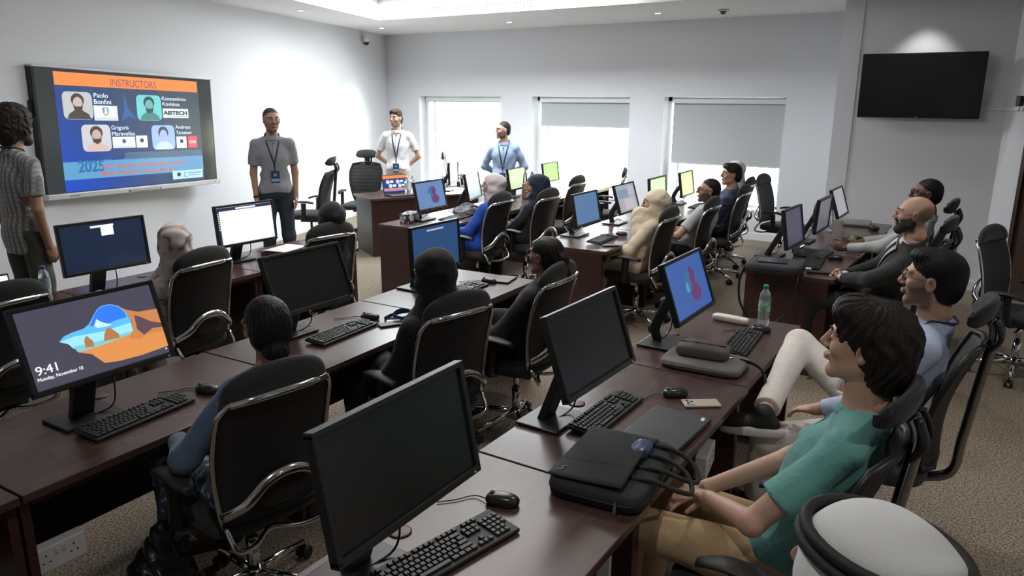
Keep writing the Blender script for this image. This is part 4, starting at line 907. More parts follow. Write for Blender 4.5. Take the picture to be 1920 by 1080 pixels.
    if hair and hair[0] != 'receding':
        hp, df = hair_prims(hc, RH, hs, hair[0]); m_ = mat('hair_%s_%d' % (hair[0], int(hair[1][0] * 1000)), hair[1], .5, bump=(260, .7, .003), spec=.2)
        def dl(X, Y, Z):
            dx = X - hc[0]; dy = Y - hc[1]; dz = Z - hc[2]; q_ = [(RH[0, j] * dx + RH[1, j] * dy + RH[2, j] * dz) / hs for j in range(3)]; return df(*q_)
        rawmesh('hair', [field(hp, vh if hair[0] != 'curly' else max(vh, .005), dl)], m_, t, 1)
    if beard and beard[0]:
        rawmesh('beard', [field(beard_prims(hc, RH, hs, beard[0]), min(vh, .004), curls(.0009, 300))], mat('beard_%d' % int(beard[1][0] * 1000), beard[1], .75, bump=(400, .8, .002)), t, 1)
    # ---- clothes
    kind, tc = top[0], top[1]; tm = topmat or mat('cloth_%s_%d_%d_%d' % (kind, tc[0] * 999, tc[1] * 999, tc[2] * 999), tc, .85, bump=(17, .6, .014), sheen=.15); sd_ = pos[0] * 3 + pos[1]
    inf = {'tee': .012, 'long': .012, 'suit': .024, 'cardigan': .024, 'abaya': .022, 'kandura': .024}[kind]
    S = [ell(pel + ax * .02 + V3(0, 0, 0), (.150 * fs + inf, .108 + inf, .13), RT, .05), cap(pel + ax * .02, pel + ax * .32, .138 * fs + inf, .146 * fs + inf, .05, (fw, .74)), ell(pel + ax * (TL - .20), (.156 * fs + inf, .102 + inf, .165), RT, .05),
         cap(sh[0] * .94 + sh[1] * .06, neck - ax * .035, .047 + inf * .6, .052 + inf * .7, .04), cap(sh[1] * .94 + sh[0] * .06, neck - ax * .035, .047 + inf * .6, .052 + inf * .7, .04), cap(neck - ax * .06, neck - ax * .01, .068 * fs + inf * .3, .060 * fs + inf * .3, .03)]
    if not sit: S.append(cap(pel + V3(0, 0, -.08), pel + V3(0, 0, .02), .147 * fs + inf, .143 * fs + inf, .04, (F, .78)))
    for i in (0, 1):
        if kind == 'tee':
            e2 = sh[i] + (el[i] - sh[i]) * .72; S.append(cap(sh[i], e2, .050 * fs + inf * .5, .056 * fs + inf * .5, .03))
        else:
            e2 = el[i] + (wt[i] - el[i]) * .93; g = .010 if kind in ('abaya', 'kandura') else 0; S += [cap(sh[i], el[i], .052 * fs + inf * .6, .045 * fs + inf * .5, .03), cap(el[i], e2, .045 * fs + inf * .5, .034 * fs + inf * .4 + g, .025)]
    if robe:
        for i in (0, 1): S += [cap(hips[i], kn[i], .115, .088, .07), cap(kn[i], an[i] + V3(0, 0, .02), .086, .10, .06)]
    cutf = None
    if not sit:
        zc = pel[2] + hem
        cutf = lambda X, Y, Z: zc + .012 * np.cos(14 * X) - Z
    if kind == 'tee' or True:
        # open sleeve ends and neck: shave the rounded caps
        CU = []
        for i in (0, 1):
            if kind == 'tee': p = sh[i] + (el[i] - sh[i]) * .70; d = el[i] - sh[i]
            else: p = el[i] + (wt[i] - el[i]) * .92; d = wt[i] - el[i]
            CU.append((p, d / np.linalg.norm(d)))
        base = cutf
        def cutf(X, Y, Z, CU=CU, base=base):
            r = base(X, Y, Z) if base is not None else np.full((1, 1, 1), -1.)
            r = r + 0 * (X + Y + Z)
            for p, d in CU:
                along = (X - p[0]) * d[0] + (Y - p[1]) * d[1] + (Z - p[2]) * d[2]
                rad = np.sqrt((X - p[0]) ** 2 + (Y - p[1]) ** 2 + (Z - p[2]) ** 2)
                r = np.maximum(r, np.where(rad < .115, along, -1.))
            an_ = (X - neck[0]) * ax[0] + (Y - neck[1]) * ax[1] + (Z - neck[2]) * ax[2]
            rn = np.sqrt((X - neck[0]) ** 2 + (Y - neck[1]) ** 2 + (Z - neck[2]) ** 2)
            return np.maximum(r, np.where(rn < .12, an_ + .35 * (Y - neck[1]) - .012, -1.))
    amp = {'tee': .0045, 'long': .0045, 'suit': .003, 'cardigan': .005, 'abaya': .006, 'kandura': .005}[kind]
    nm = {'tee': 'shirt', 'long': 'shirt', 'suit': 'jacket', 'cardigan': 'cardigan', 'abaya': 'robe', 'kandura': 'robe'}[kind]
    SP, SF = field(S, vb * .9, wr(amp, 1., sd_), cutf); rawmesh(nm, [(SP, SF)], tm, t, 1)
    # collar and button strip
    bvh = None
    def surf(x, z, off=.003, back=False):
        """point on the clothed chest in front of torso coordinates (x across, z up along the spine)"""
        nonlocal bvh
        if bvh is None: bvh = BVHTree.FromPolygons([Vector(p) for p in SP], [tuple(int(i) for i in f) for f in SF])
        o = pel + ax * z + side * x + fw * (.5 if not back else -.5); r = bvh.ray_cast(Vector(o), Vector(-fw if not back else fw))
        return None if r[0] is None else V3(*r[0]) + fw * off * (1 if not back else -1)
    def strip(pts, w, th, m, name, par=t):
        q = MB(); vs = []
        for i, p in enumerate(pts):
            d = pts[min(i + 1, len(pts) - 1)] - pts[max(i - 1, 0)]; d /= np.linalg.norm(d); e = np.cross(d, fw); e /= np.linalg.norm(e)
            vs += [p - e * w / 2, p + e * w / 2, p + e * w / 2 + fw * th, p - e * w / 2 + fw * th]
        fs = []
        for i in range(len(pts) - 1):
            for j in range(4): fs.append((i * 4 + j, i * 4 + (j + 1) % 4, i * 4 + 4 + (j + 1) % 4, i * 4 + 4 + j))
        fs += [(0, 1, 2, 3), (len(vs) - 4, len(vs) - 1, len(vs) - 2, len(vs) - 3)]; q.add(vs, fs, True); return q.build(name, m, par)
    if kind in ('tee', 'long', 'suit') and not hijab:
        cm = suit[0] if suit else tm; q = MB()
        def cf(u, v, r=.067 * fs):
            an2 = 2 * PI * u; d = side * math.sin(an2) - fw * math.cos(an2); rr = r + (.004 + .013 * v * 1.0) ; h = .030 - abs(v - .0) * .040
            return neck + d * rr * (1.0 if abs(math.cos(an2)) > .5 else .98) + ax * (h - .012 - .024 * (1 - math.cos(an2)) * .5) + fw * (.004)
        q.grid(lambda u, v: cf(.03 + u * .94 + .0, v), 30, 4); q.build('collar', cm, t, solid=.004)
    if suit:   # open jacket: shirt front and tie
        pts = [surf(0, TL - .07 - i * .045, .002) for i in range(8)]; pts = [p for p in pts if p is not None]
        def wid(i): return max(.012, .062 - .007 * i)
        q = MB(); vs = [p + side * sgn * wid(i) for i, p in enumerate(pts) for sgn in (-1, 1)]; q.add([v + fw * .004 for v in vs], [(2 * i, 2 * i + 1, 2 * i + 3, 2 * i + 2) for i in range(len(pts) - 1)], True); q.build('shirt_front', suit[0], t, solid=.004)
        strip([p + fw * .008 for p in pts], .038, .004, suit[1], 'tie')
        for i in (0, 1):
            d = wt[i] - el[i]; d /= np.linalg.norm(d); q = MB(); q.cyl(el[i] + (wt[i] - el[i]) * .90, wt[i] + d * .012, .034, .033, 16); q.build('shirt_cuff', suit[0], t)
    elif kind in ('tee', 'long') and not hijab:
        pts = [surf(0, TL - .07 - i * .05, -.001) for i in range(3 if kind == 'tee' and sit else 8)]; pts = [p for p in pts if p is not None]
        if len(pts) > 1: strip(pts, .022, .003, tm, 'button_placket')
    if lanyard:
        zl = lanyard[1] if len(lanyard) > 1 else .40
        for s_ in (-1, 1):
            P = [neck + side * s_ * .062 + ax * .022 - fw * .03, neck + side * s_ * .072 + ax * .014 + fw * .02] + [surf(s_ * (.068 - .062 * u), TL - .04 - (zl - .10) * u, .004) for u in (.12, .3, .5, .7, .85, 1.)]
            P = [p for p in P if p is not None]; strip(P, .016, .002, lanyard[0], 'lanyard')
        bp = [neck + side * (.062 * math.cos(q_)) + ax * (.026) - fw * (.03 + .045 * math.sin(q_)) for q_ in np.linspace(0, PI, 8)]; q = MB(); q.tube(bp, .007, 6, flat=.5); q.build('lanyard', lanyard[0], t)
        P = [surf(0, TL - .04 - (zl - .10) - d_, .006) for d_ in (0, .05, .10)]
        if all(p is not None for p in P):
            strip(P, .014, .002, lanyard[0], 'lanyard'); c = P[2]; q = MB(); q.box(c + fw * .006 - ax * .05, (.085, .004, .12), RT); b_ = q.build('name_badge', badge or mat('badge_navy', (.02, .05, .13), .4), t)
            q = MB(); q.box(c + fw * .009 - ax * .085, (.08, .002, .03), RT); q.build('badge_strip', mat('badge_pale', (.25, .42, .60), .4), b_); q = MB(); q.box(c + fw * .009 - ax * .03, (.035, .002, .03), RT); q.build('badge_print', mat('badge_grey', (.25, .28, .33), .4), b_)
    if not robe:
        bm_ = botmat or mat('trousers_%d_%d_%d' % (bottom[0] * 999, bottom[1] * 999, bottom[2] * 999), bottom, .85, bump=(15, .6, .014))
        Tq = [ell(pel + V3(0, 0, .0), (.163 * fs, .120, .115), RT if not sit else None, .05)]
        for i in (0, 1):
            e2 = kn[i] + (an[i] - kn[i]) * .93; Tq += [cap(hips[i], kn[i], .092, .069, .035), cap(kn[i], e2, .069, .056, .03)]
        CU2 = [(kn[i] + (an[i] - kn[i]) * .92, (an[i] - kn[i]) / np.linalg.norm(an[i] - kn[i])) for i in (0, 1)]
        def cut2(X, Y, Z):
            r = np.where(np.sqrt((X - pel[0]) ** 2 + (Y - pel[1]) ** 2 + 0 * Z) < .22, Z - (pel[2] + .10), -1.) + 0 * (X + Y)
            for p, d in CU2:
                along = (X - p[0]) * d[0] + (Y - p[1]) * d[1] + (Z - p[2]) * d[2]; rad = np.sqrt((X - p[0]) ** 2 + (Y - p[1]) ** 2 + (Z - p[2]) ** 2); r = np.maximum(r, np.where(rad < .12, along, -1.))
            return r
        rawmesh('trousers', [field(Tq, vb, wr(.004, .9, sd_ + 1), cut2)], bm_, t, 1)
    for i in (0, 1):
        sdn = (an[i] - kn[i]); sdn /= np.linalg.norm(sdn); ft = V3(0, 1, 0) - sdn * sdn[1] * .9
        if extra and 'foot' in extra and extra['foot'][i] is not None: ft = V3(*extra['foot'][i])
        ft = ft / np.linalg.norm(ft); dn = sdn - ft * (sdn @ ft)
        if extra and 'down' in extra and extra['down'][i] is not None: dn = V3(*extra['down'][i]); dn = dn - ft * (dn @ ft)
        dn /= np.linalg.norm(dn)
        heel = an[i] + dn * .045 - ft * .035; toe = heel + ft * .19
        rawmesh('shoe', [field([cap(heel, toe, .036, .036, .03), cap(an[i] - dn * .0, heel + ft * .05, .045, .038, .03), ell(heel + ft * .15 + dn * .005, (.043, .06, .032), frame(ft, -dn), .03)], max(vb, .007))], mat('shoe_%d' % (shoe[0] * 999), shoe, .6), t, 1)
        if sole is not None:
            q = MB(); q.sup(heel + ft * .085 + dn * .034, (.047, .142, .025), .5, .8, frame(ft, -dn)); q.build('shoe_sole', sole, t)
            sdv = np.cross(ft, dn)
            if extra and 'mark' in extra:
                q = MB(); c = heel + ft * .05 + sdv * extra['mark'][i] * .040 + dn * .0; q.tube(arc([c - ft * .02 - dn * .012, c + ft * .01 + dn * .006, c + ft * .07 - dn * .018], 5), .004, 6); q.build('shoe_mark', M_white, t)
    if hijab:
        hm = hijab[0]; dr = hijab[1] if len(hijab) > 1 else 1.
        HP = hijab_prims(hc, RH, neck, sh, hs, fw, dr)
        if len(hijab) > 2:
            for c_ in hijab[2]: HP.append(cap(c_[0], c_[1], c_[2], c_[3], .04, (c_[4], c_[5]) if len(c_) > 4 else None))
        if agal: HP = HP[:2] + [ell(hc + RH @ (V3(0, -.025, -.015) * hs), (.125 * hs, .150 * hs, .060 * hs), RH, .04), ell(hc + RH @ (V3(0, -.06, -.08) * hs), (.135 * hs, .13 * hs, .09 * hs), RH, .05)] + HP[2:]
        rawmesh('headscarf', [field(HP, max(vh, .005), wr(.0045, 2.0, sd_ + 2))], hm, t, 1)
    if agal:
        L4 = lambda x, y, z: hc + RH @ (V3(x, y, z) * hs); q = MB()
        for dz, r_ in ((.058, 1.), (.077, .95)): q.tube([L4(.098 * r_ * math.cos(u), -.018 + .119 * r_ * math.sin(u), dz + .006 * math.sin(u)) for u in np.linspace(0, 2 * PI, 37)], .0105, 8)
        q.build('headband', mat('agal_black', (.012, .012, .012), .7), t)
    if glasses:
        L3 = lambda x, y, z: hc + RH @ (V3(x, y, z) * hs); q = MB(); r_ = .0016 if glasses[1] == 'thin' else .0028
        for s_ in (-1, 1):
            q.tube([L3(s_ * .034 + .023 * math.copysign(abs(math.cos(u)) ** .7, math.cos(u)), .106 - .35 * abs(.023 * math.cos(u)) * (1 if math.cos(u) * s_ > 0 else -.2), .006 + .018 * math.copysign(abs(math.sin(u)) ** .7, math.sin(u))) for u in np.linspace(0, 2 * PI, 25)], r_, 6)
            q.tube([L3(s_ * .057, .098, .010), L3(s_ * .076, .06, .010), L3(s_ * .080, .0, .006), L3(s_ * .078, -.018, -.008)], r_, 6)
        q.tube([L3(-.011, .108, .010), L3(.011, .108, .010)], r_, 6); g_ = q.build('glasses', mat('glasses_%d' % (glasses[0][0] * 999), glasses[0], .3, .3), t)
    if watch:
        d = wt[1] - el[1]; d /= np.linalg.norm(d); q = MB(); q.cyl(wt[1] - d * .03, wt[1] - d * .008, .031, .031, 16); q.build('wristwatch', M_blk, t)
    return t, dict(hc=hc, RH=RH, neck=neck, sh=sh, el=el, wt=wt, pel=pel, ax=ax, side=side, fw=fw, kn=kn, an=an, TL=TL, surf=surf, strip=strip)
SPK = (-6.4, 5.4, 1.75); BRD = (-7.4, 4.6, 1.7)
blk = (.010, .010, .011); NEAR = (.004, .0065); MIDV = (.005, .009); FAR = (.0065, .011)
M_blkcloth = mat('black_cloth', (.007, .007, .008), .85, bump=(20, .6, .014), sheen=.08)
M_lany = mat('lanyard_navy', (.012, .022, .060), .6)
# --- standing speakers
person('person with bushy curly hair in grey checked shirt standing at the left edge', (-5.80, 2.62), 8, (-5.80, 2.66, 1.79), (-6.3, 5.4, 1.74), 'mid', sit=False, top=('tee', (.3, .3, .3)), topmat=checks('grey_check_shirt', (.50, .50, .48), (.20, .205, .205), (.26, .26, .26), 9), bottom=(.085, .088, .068),
       hair=('curly', (.035, .028, .024)), beard=(True, (.03, .025, .022)), lanyard=(M_lany, .42), H=1.92, vox=MIDV, hs=1.05)
person('person in grey short-sleeved shirt and jeans standing beside the display board', (-6.40, 5.42), -128, (-6.37, 5.40, 1.765), (-2.2, 3.4, 1.5), 'mid', sit=False, hem=-.01, top=('tee', (.25, .26, .29)), bottom=(.022, .032, .045),
       hair=('short', (.045, .038, .034)), beard=(False, (.10, .09, .085)), glasses=((.25, .2, .18), 'thin'), lanyard=(M_lany, .33), H=1.88, vox=MIDV, watch=True, hs=1.04)
person('person in white polo shirt and cream trousers standing behind the speaker desk', (-7.22, 8.36), -150, (-7.20, 8.33, 1.71), (-6.6, 4.0, 1.6), 'light', sit=False, hem=.0, top=('tee', (.74, .73, .72)), bottom=(.60, .54, .46),
       hair=('wavy', (.055, .035, .022)), beard=(False, (.12, .07, .045)), lanyard=(M_lany, .44), H=1.82, vox=FAR, armsd=(((-.30, -.06, 1.17), (-.10, -.17, 1.0)), ((.30, -.06, 1.17), (.10, -.17, 1.0))), hs=1.02)
person('person in light blue long-sleeved shirt standing in front of the leftmost window', (-5.62, 8.72), -155, (-5.62, 8.70, 1.57), (-7.6, 5.6, 1.6), 'light', sit=False, hem=.0, top=('long', (.30, .40, .58)), bottom=(.02, .022, .03),
       hair=('short', (.03, .022, .018)), beard=(False, (.09, .06, .045)), lanyard=(M_lany, .38), H=1.69, vox=FAR, armsd=(((-.28, -.06, 1.08), (-.08, -.16, .94)), ((.28, -.06, 1.08), (.08, -.16, .94))))
# --- rear left row
M_pat = mat('patterned_scarf', (.66, .58, .54), .85, noise=(15, (.26, .19, .17), .51, .60), sheen=.2)
person('seated person in pale patterned headscarf seen from behind', (-4.33, 2.75), 94, (-4.12, 2.69, 1.135), (-6.6, 4.4, 1.5), 'light', True, seat=.46, top=('abaya', (.5, .45, .42)), topmat=M_pat, hair=None, hijab=(M_pat, 1.1), robe=True, vox=MIDV, armsd=(((-.24, .06, .74), (-.30, .32, .78)), ((.24, .06, .74), (.22, .32, .78))))
person('seated person in black veil facing the white document screen', (-4.27, 3.98), 80, (-4.13, 4.00, 1.115), (-6.2, 4.7, 1.5), 'mid', True, seat=.46, top=('abaya', blk), topmat=M_blkcloth, hair=None, hijab=(M_blkcloth, 1.1), robe=True, vox=MIDV)
person('person in teal sleeve cut off at the left edge', (-4.30, 1.62), 92, (-4.32, 1.45, 1.17), (-6.6, 2.4, 1.2), 'mid', True, top=('long', (.02, .13, .17)), hair=None, hijab=(mat('teal_scarf', (.02, .10, .13), .85), 1.), robe=False, bottom=(.03, .03, .04), vox=MIDV)
# --- middle row
person('seated person with dark tied-back hair and denim blue top', (-2.26, 1.69), 81, (-2.19, 1.765, 1.17), (-5.6, 3.2, 1.35), 'tan', True, seat=.46, top=('long', (.075, .125, .20)), botmat=mat('patterned_blue_trousers', (.06, .085, .14), .85, noise=(26, (.42, .47, .55), .52, .60)), hair=('bun', (.010, .009, .009)), vox=NEAR, glasses=((.05, .05, .05), 'thin'),
       armsd=(((-.25, .0, .73), (-.15, .27, .70)), ((.26, .04, .76), (.22, .30, .79))))
person('seated person in black hood and black robe on the middle row', (-2.28, 2.84), 78, (-2.20, 2.79, 1.17), (-5.5, 4.2, 1.35), 'mid', True, seat=.46, top=('abaya', blk), topmat=M_blkcloth, hair=None, hijab=(M_blkcloth, 1.08), robe=True, vox=NEAR, glasses=((.6, .6, .6), 'thin'), hs=1.0)
person('seated person in black with a dark ponytail and glasses', (-2.25, 3.65), 92, (-2.09, 3.70, 1.105), (-7.4, 4.6, 1.55), 'tan', True, seat=.46, top=('abaya', blk), topmat=M_blkcloth, hair=('ponytail', (.014, .011, .010)), robe=True, vox=NEAR, glasses=((.10, .12, .2), 'thin'), hs=1.02)
# --- far centre row
person('seated person in white headscarf and bright blue cardigan', (-4.28, 6.19), 92, (-4.15, 6.24, 1.145), (-7.4, 4.6, 1.55), 'light', True, seat=.46, top=('cardigan', (.012, .085, .50)), hair=None, hijab=(mat('white_scarf', (.62, .56, .56), .85, bump=(26, .5, .01)), .72), robe=True, vox=FAR, armsd=(((-.21, .0, .70), (-.15, .24, .68)), ((.21, .0, .70), (.15, .24, .68))))
person('seated person in navy headscarf and black robe', (-4.08, 6.74), 90, (-3.97, 6.80, 1.09), (-7.4, 4.6, 1.55), 'mid', True, seat=.46, top=('abaya', (.012, .013, .018)), hair=None, hijab=(mat('navy_scarf', (.012, .022, .045), .85, bump=(200, .3, .002)), 1.15), robe=True, vox=FAR, hs=1.08)
# --- centre row
M_cream = mat('cream_scarf', (.66, .56, .40), .85, bump=(22, .6, .014))
person('seated person in long cream headscarf with glasses', (-2.55, 6.18), 90, (-2.42, 6.24, 1.10), (-7.4, 4.6, 1.55), 'light', True, seat=.46, top=('abaya', (.62, .53, .38)), topmat=M_cream, hair=None, robe=True, vox=MIDV, glasses=((.1, .1, .1), 'thin'), bottom=(.25, .2, .16),
       hijab=(M_cream, 1.12, [((0, -.03, .97), (-.13, -.07, .70), .10, .075, (1, 0, 0), .8), ((-.13, -.07, .70), (-.20, -.06, .43), .075, .04, (1, 0, 0), .6)]), armsd=(((-.21, -.02, .70), (-.14, .24, .67)), ((.21, .0, .70), (.10, .25, .67))))
person('seated person in grey t-shirt with glasses and dark beard', (-2.38, 7.03), 88, (-2.22, 7.10, 1.14), (-7.4, 4.6, 1.55), 'mid', top=('tee', (.42, .42, .44)), bottom=(.03, .035, .05), hair=('short', (.012, .010, .009)), beard=(False, (.03, .022, .018)), glasses=((.03, .02, .02), 'thick'), vox=MIDV, armsd=(((-.25, -.0, .73), (-.12, .25, .69)), ((.25, .04, .73), (.12, .26, .70))))
person('seated person in navy plaid shirt with dark wavy hair', (-2.42, 8.22), 90, (-2.32, 8.17, 1.20), (-7.4, 4.6, 1.55), 'mid', top=('long', (.02, .03, .08)), topmat=checks('navy_plaid', (.010, .018, .045), (.022, .045, .11), (.05, .07, .12), 5), bottom=(.02, .02, .03), hair=('wavy', (.015, .012, .011)), vox=FAR, seat=.52)
person('seated person in white robe and headcloth behind the navy plaid shirt', (-2.62, 9.0), 90, (-2.52, 9.0, 1.16), (-7.4, 4.6, 1.55), 'mid', top=('kandura', (.72, .72, .74)), hair=None, hijab=(mat('white_headcloth', (.74, .74, .76), .85), 1.05), robe=True, vox=FAR)
chair('m', -2.62, 9.05, 90, 'black mesh chair with chrome frame under the person in white robe')
# --- right-hand row
tie = mat('tie_dark', (.012, .018, .025), .5); wsh = mat('shirt_white', (.70, .71, .73), .7)
person('seated bald person with full beard in black suit, hands clasped', (-.50, 5.78), 92, (-.345, 5.50, 1.27), (-7.2, 4.8, 1.75), 'light', top=('suit', (.012, .013, .012)), bottom=(.010, .010, .011), hair=('receding', (.11, .075, .055)), beard=(True, (.016, .012, .010)), glasses=((.35, .25, .22), 'thin'), vox=(.0042, .007), hs=1.04, seat=.50,
       suit=(wsh, tie), lanyard=None, armsd=(((-.25, .06, .80), (-.045, .27, .74)), ((.25, .06, .80), (.045, .27, .74))), hand=((V3(.55, .75, -.1), V3(.6, -.6, -.2), V3(0, .2, 1), .75), (V3(-.55, .75, -.1), V3(-.6, -.6, -.2), V3(0, .2, 1), .75)))
person('seated person in pale grey shirt with dark glasses, holding a cup', (-.52, 6.84), 88, (-.36, 6.78, 1.27), (-7.2, 5.6, 1.7), 'dark', top=('long', (.44, .45, .45)), bottom=(.02, .02, .025), hair=('short', (.010, .009, .009)), glasses=((.02, .02, .02), 'thick'), vox=MIDV, hs=1.04,
       armsd=(((-.26, .10, .84), (-.22, .36, .80)), ((.26, .10, .82), (.14, .30, .80))), hand=((V3(.1, 1, .05), V3(1, .1, 0), V3(.0, .1, 1), .7), None))
M_cuff = mat('jeans_dark_hem', (.02, .02, .02), .8)
p18, d18 = person('seated person in light blue shirt and white trousers with one ankle on the knee', (-.24, 3.45), 90, (-.115, 3.42, 1.285), (-6.6, 4.0, 1.68), 'light', top=('long', (.48, .57, .76)), bottom=(.80, .745, .69), hair=('slick', (.013, .012, .012)), beard=(False, (.05, .032, .024)), glasses=((.10, .06, .05), 'thin'), lanyard=(mat('lanyard_blue', (.015, .04, .12), .6), .40), vox=NEAR, hs=1.05,
       legs=(((-.20, .43, .505), (-.02, .50, .10)), ((.29, .42, .82), (-.26, .44, .645))), armsd=(((-.25, -.0, .80), (-.26, .22, .72)), ((.26, -.02, .80), (.27, .22, .74))), shoe=(.014, .014, .015), sole=mat('sole_white', (.66, .63, .60), .5), extra={'foot': (None, (-.15, 1, -.06)), 'down': (None, (-.2, 0, -1)), 'mark': (-1, -1)})
p19, d19 = person('seated person in teal polo shirt and khaki trousers, thick dark hair', (-.40, 2.24), 88, (-.215, 2.285, 1.31), (-7.0, 2.9, 1.85), 'light', top=('tee', (.13, .36, .33)), bottom=(.52, .36, .20), hair=('thick', (.017, .013, .011)), vox=NEAR, hs=1.07, pitch=.04,
       legs=(((-.12, .46, .585), (-.14, .50, .10)), ((.14, .46, .585), (.14, .50, .10))), armsd=(((-.255, .02, .815), (-.03, .22, .72)), ((.25, .04, .80), (.05, .26, .71))))
M_ghu = mat('white_ghutra', (.66, .67, .68), .8, bump=(140, .3, .002))
person('person in white headdress with black band at the bottom right corner', (-.21, 1.24), 88, (-.075, 1.235, 1.215), (-5.4, 3.6, 1.5), 'mid', top=('kandura', (.70, .70, .71)), hair=None, hijab=(M_ghu, 1.15), robe=True, vox=NEAR, agal=True, hs=1.14)
# ------------------------------------------------------------------ things on the desks
mw = bpy.data.materials.new('clear_plastic_water'); mw.use_nodes = True; b_ = mw.node_tree.nodes['Principled BSDF']
b_.inputs['Base Color'].default_value = (.90, .94, .96, 1); b_.inputs['Roughness'].default_value = .08; b_.inputs['Transmission Weight'].default_value = .8; b_.inputs['IOR'].default_value = 1.2
def bottle(x, y, label, capc, lab=None, h=.23, z=.752, s=1.):
    t = thing('water_bottle', label, 'bottle', (x, y, z), 0, 'plastic water bottles'); r = .032 * s
    pr = [(.004, 0), (r * .9, .002), (r, .012)]
    for k in range(9): zz = .02 + k * (h * .62) / 9; pr += [(r, zz), (r * .93, zz + h * .62 / 18)]
    pr += [(r, h * .68), (r * .85, h * .80), (r * .42, h * .90), (r * .40, h * .93)]
    q = MB(); q.lathe(pr, (0, 0, 0), 24); q.build('bottle_body', mw, t)
    q = MB(); q.lathe([(r * .45, h * .92), (r * .46, h * 1.0), (r * .40, h * 1.005), (.001, h * 1.006)], (0, 0, 0), 20); q.build('bottle_cap', mat('cap_%g_%g' % (capc[1], capc[2]), capc, .4), t)
    if lab: 
        q = MB(); q.lathe([(r * 1.02, h * .36), (r * 1.02, h * .66)], (0, 0, 0), 24); q.f = q.f[:-2]; q.sm = q.sm[:-2]; q.build('bottle_label', mat('label_%g_%g' % (lab[0], lab[1]), lab, .5, noise=(26, (.55, .70, .80), .45, .6)), t)
    return t
bottle(-.945, 4.19, 'green-capped water bottle on the third front desk', (.01, .33, .08), (.16, .45, .12), .235)
bottle(-4.86, 2.26, 'blue-capped water bottle near the left edge behind the lock screen monitor', (.02, .12, .62), (.45, .62, .72), .225)
bottle(-1.20, 7.72, 'blue-capped water bottle between the monitors on the right-hand row', (.03, .15, .65), None, .23)
bottle(-6.35, 7.52, "clear water bottle on the speaker's desk, the nearer of two", (.8, .82, .83), (.7, .72, .75), .25)
bottle(-6.42, 7.72, "clear water bottle on the speaker's desk, the farther of two", (.8, .82, .84), (.7, .72, .75), .25)
bottle(-3.20, 9.15, 'small bottle with purple label before the right window', (.03, .10, .4), (.10, .05, .45), .20)
# closed laptop
def slab(name, label, cat, x, y, z, rz, d, m, bev=.006, group=None):
    t = thing(name, label, cat, (x, y, z), math.radians(rz), group); q = MB(); q.box((0, 0, d[2] / 2), d); q.build('body', m, t, bev, 3); return t
M_lap = mat('laptop_charcoal', (.035, .036, .038), .5)
t = thing('closed_laptop', 'closed dark grey laptop with small logo plate beside the pale phone', 'laptop', (-.905, 2.575, .752), math.radians(-3))
q = MB(); q.box((0, 0, .006), (.235, .335, .010)); q.build('base', M_lap, t, .004, 3); q = MB(); q.box((0, 0, .0155), (.235, .335, .008)); q.build('lid', M_lap, t, .004, 3)
q = MB(); q.box((.092, .135, .0197), (.013, .032, .001), Rz(.2)); q.build('logo_plate', M_white, t); q = MB(); q.box((-.112, .11, .0197), (.004, .05, .001)); q.box((-.112, -.11, .0197), (.004, .05, .001)); q.build('hinges', M_chrome, t)
t = thing('mobile_phone', 'phone in a pale beige case beside the mouse', 'phone', (-.875, 2.895, .752), math.radians(35))
q = MB(); q.box((0, 0, .0045), (.155, .075, .009)); q.build('case', mat('phone_case_beige', (.50, .44, .36), .3), t, .004, 3); q = MB(); q.box((-.05, 0, .0105), (.036, .05, .003)); q.build('camera_bump', mat('phone_cam', (.55, .55, .56), .25), t, .001); q = MB(); [q.cyl((-.05 + dx, dy, .011), (-.05 + dx, dy, .0135), .007) for dx, dy in ((-.008, -.012), (-.008, .012), (.009, 0))]; q.build('lenses', M_blk, t)
# charcoal laptop bag lying open
M_bag = mat('bag_charcoal', (.022, .024, .025), .8, bump=(420, .5, .002))
t = thing('laptop_bag', 'charcoal laptop bag lying open with handles over the desk edge', 'bag', (-.925, 2.13, .752), math.radians(5))
q = MB(); q.sup((0, 0, .032), (.165, .225, .034), .30, .30, None, 40, 10); q.build('main_compartment', M_bag, t)
q = MB(); q.tube([(.166 * math.copysign(abs(math.cos(u)) ** .35, math.cos(u)), .226 * math.copysign(abs(math.sin(u)) ** .35, math.sin(u)), .030) for u in np.linspace(0, 2 * PI, 60)], .004, 6); q.build('zip_seam', M_blk, t)
q = MB(); q.grid(lambda u, v: (-.155 + .25 * u, -.205 + .40 * v, .068 + .028 * (u ** 1.6) * math.sin(PI * min(1, .10 + v * .9)) + .004), 14, 16); q.build('front_pocket', M_bag, t, solid=.006)
q = MB(); q.tube([(-.155 + .25 * u, -.08, .074 + .028 * (u ** 1.6) * math.sin(PI * (.10 + .3125 * .9))) for u in np.linspace(0, 1, 10)], .0025, 6); q.build('pocket_seam', M_blk, t)
for yy, dx in ((-.02, .0), (.04, .02)):
    q = MB(); q.tube(arc([(.09, yy - .085 + dx, .068), (.16, yy - .075 + dx, .070), (.235, yy - .055 + dx, .045), (.270, yy + dx, .02), (.235, yy + .06 + dx, .05), (.16, yy + .085 + dx, .072), (.08, yy + .095 + dx, .068)], 6), .0085, 8); q.build('handle', M_bag, t)
q = MB(); q.box((.085, -.232, .035), (.008, .006, .022)); q.box((.085, -.236, .018), (.010, .003, .022)); q.build('zip_puller', M_chrome, t)
q = MB(); q.tube(arc([(-.135, -.175, .0775), (-.12, -.165, .0785), (-.125, -.15, .0785), (-.11, -.14, .079)], 4), .0015, 6); q.build('embroidered_mark', mat('thread_grey', (.3, .3, .31), .6), t)
t = thing('glasses_case', 'blue glasses case tucked in the open pocket of the charcoal bag', 'case', (-.865, 2.215, .835), math.radians(95))
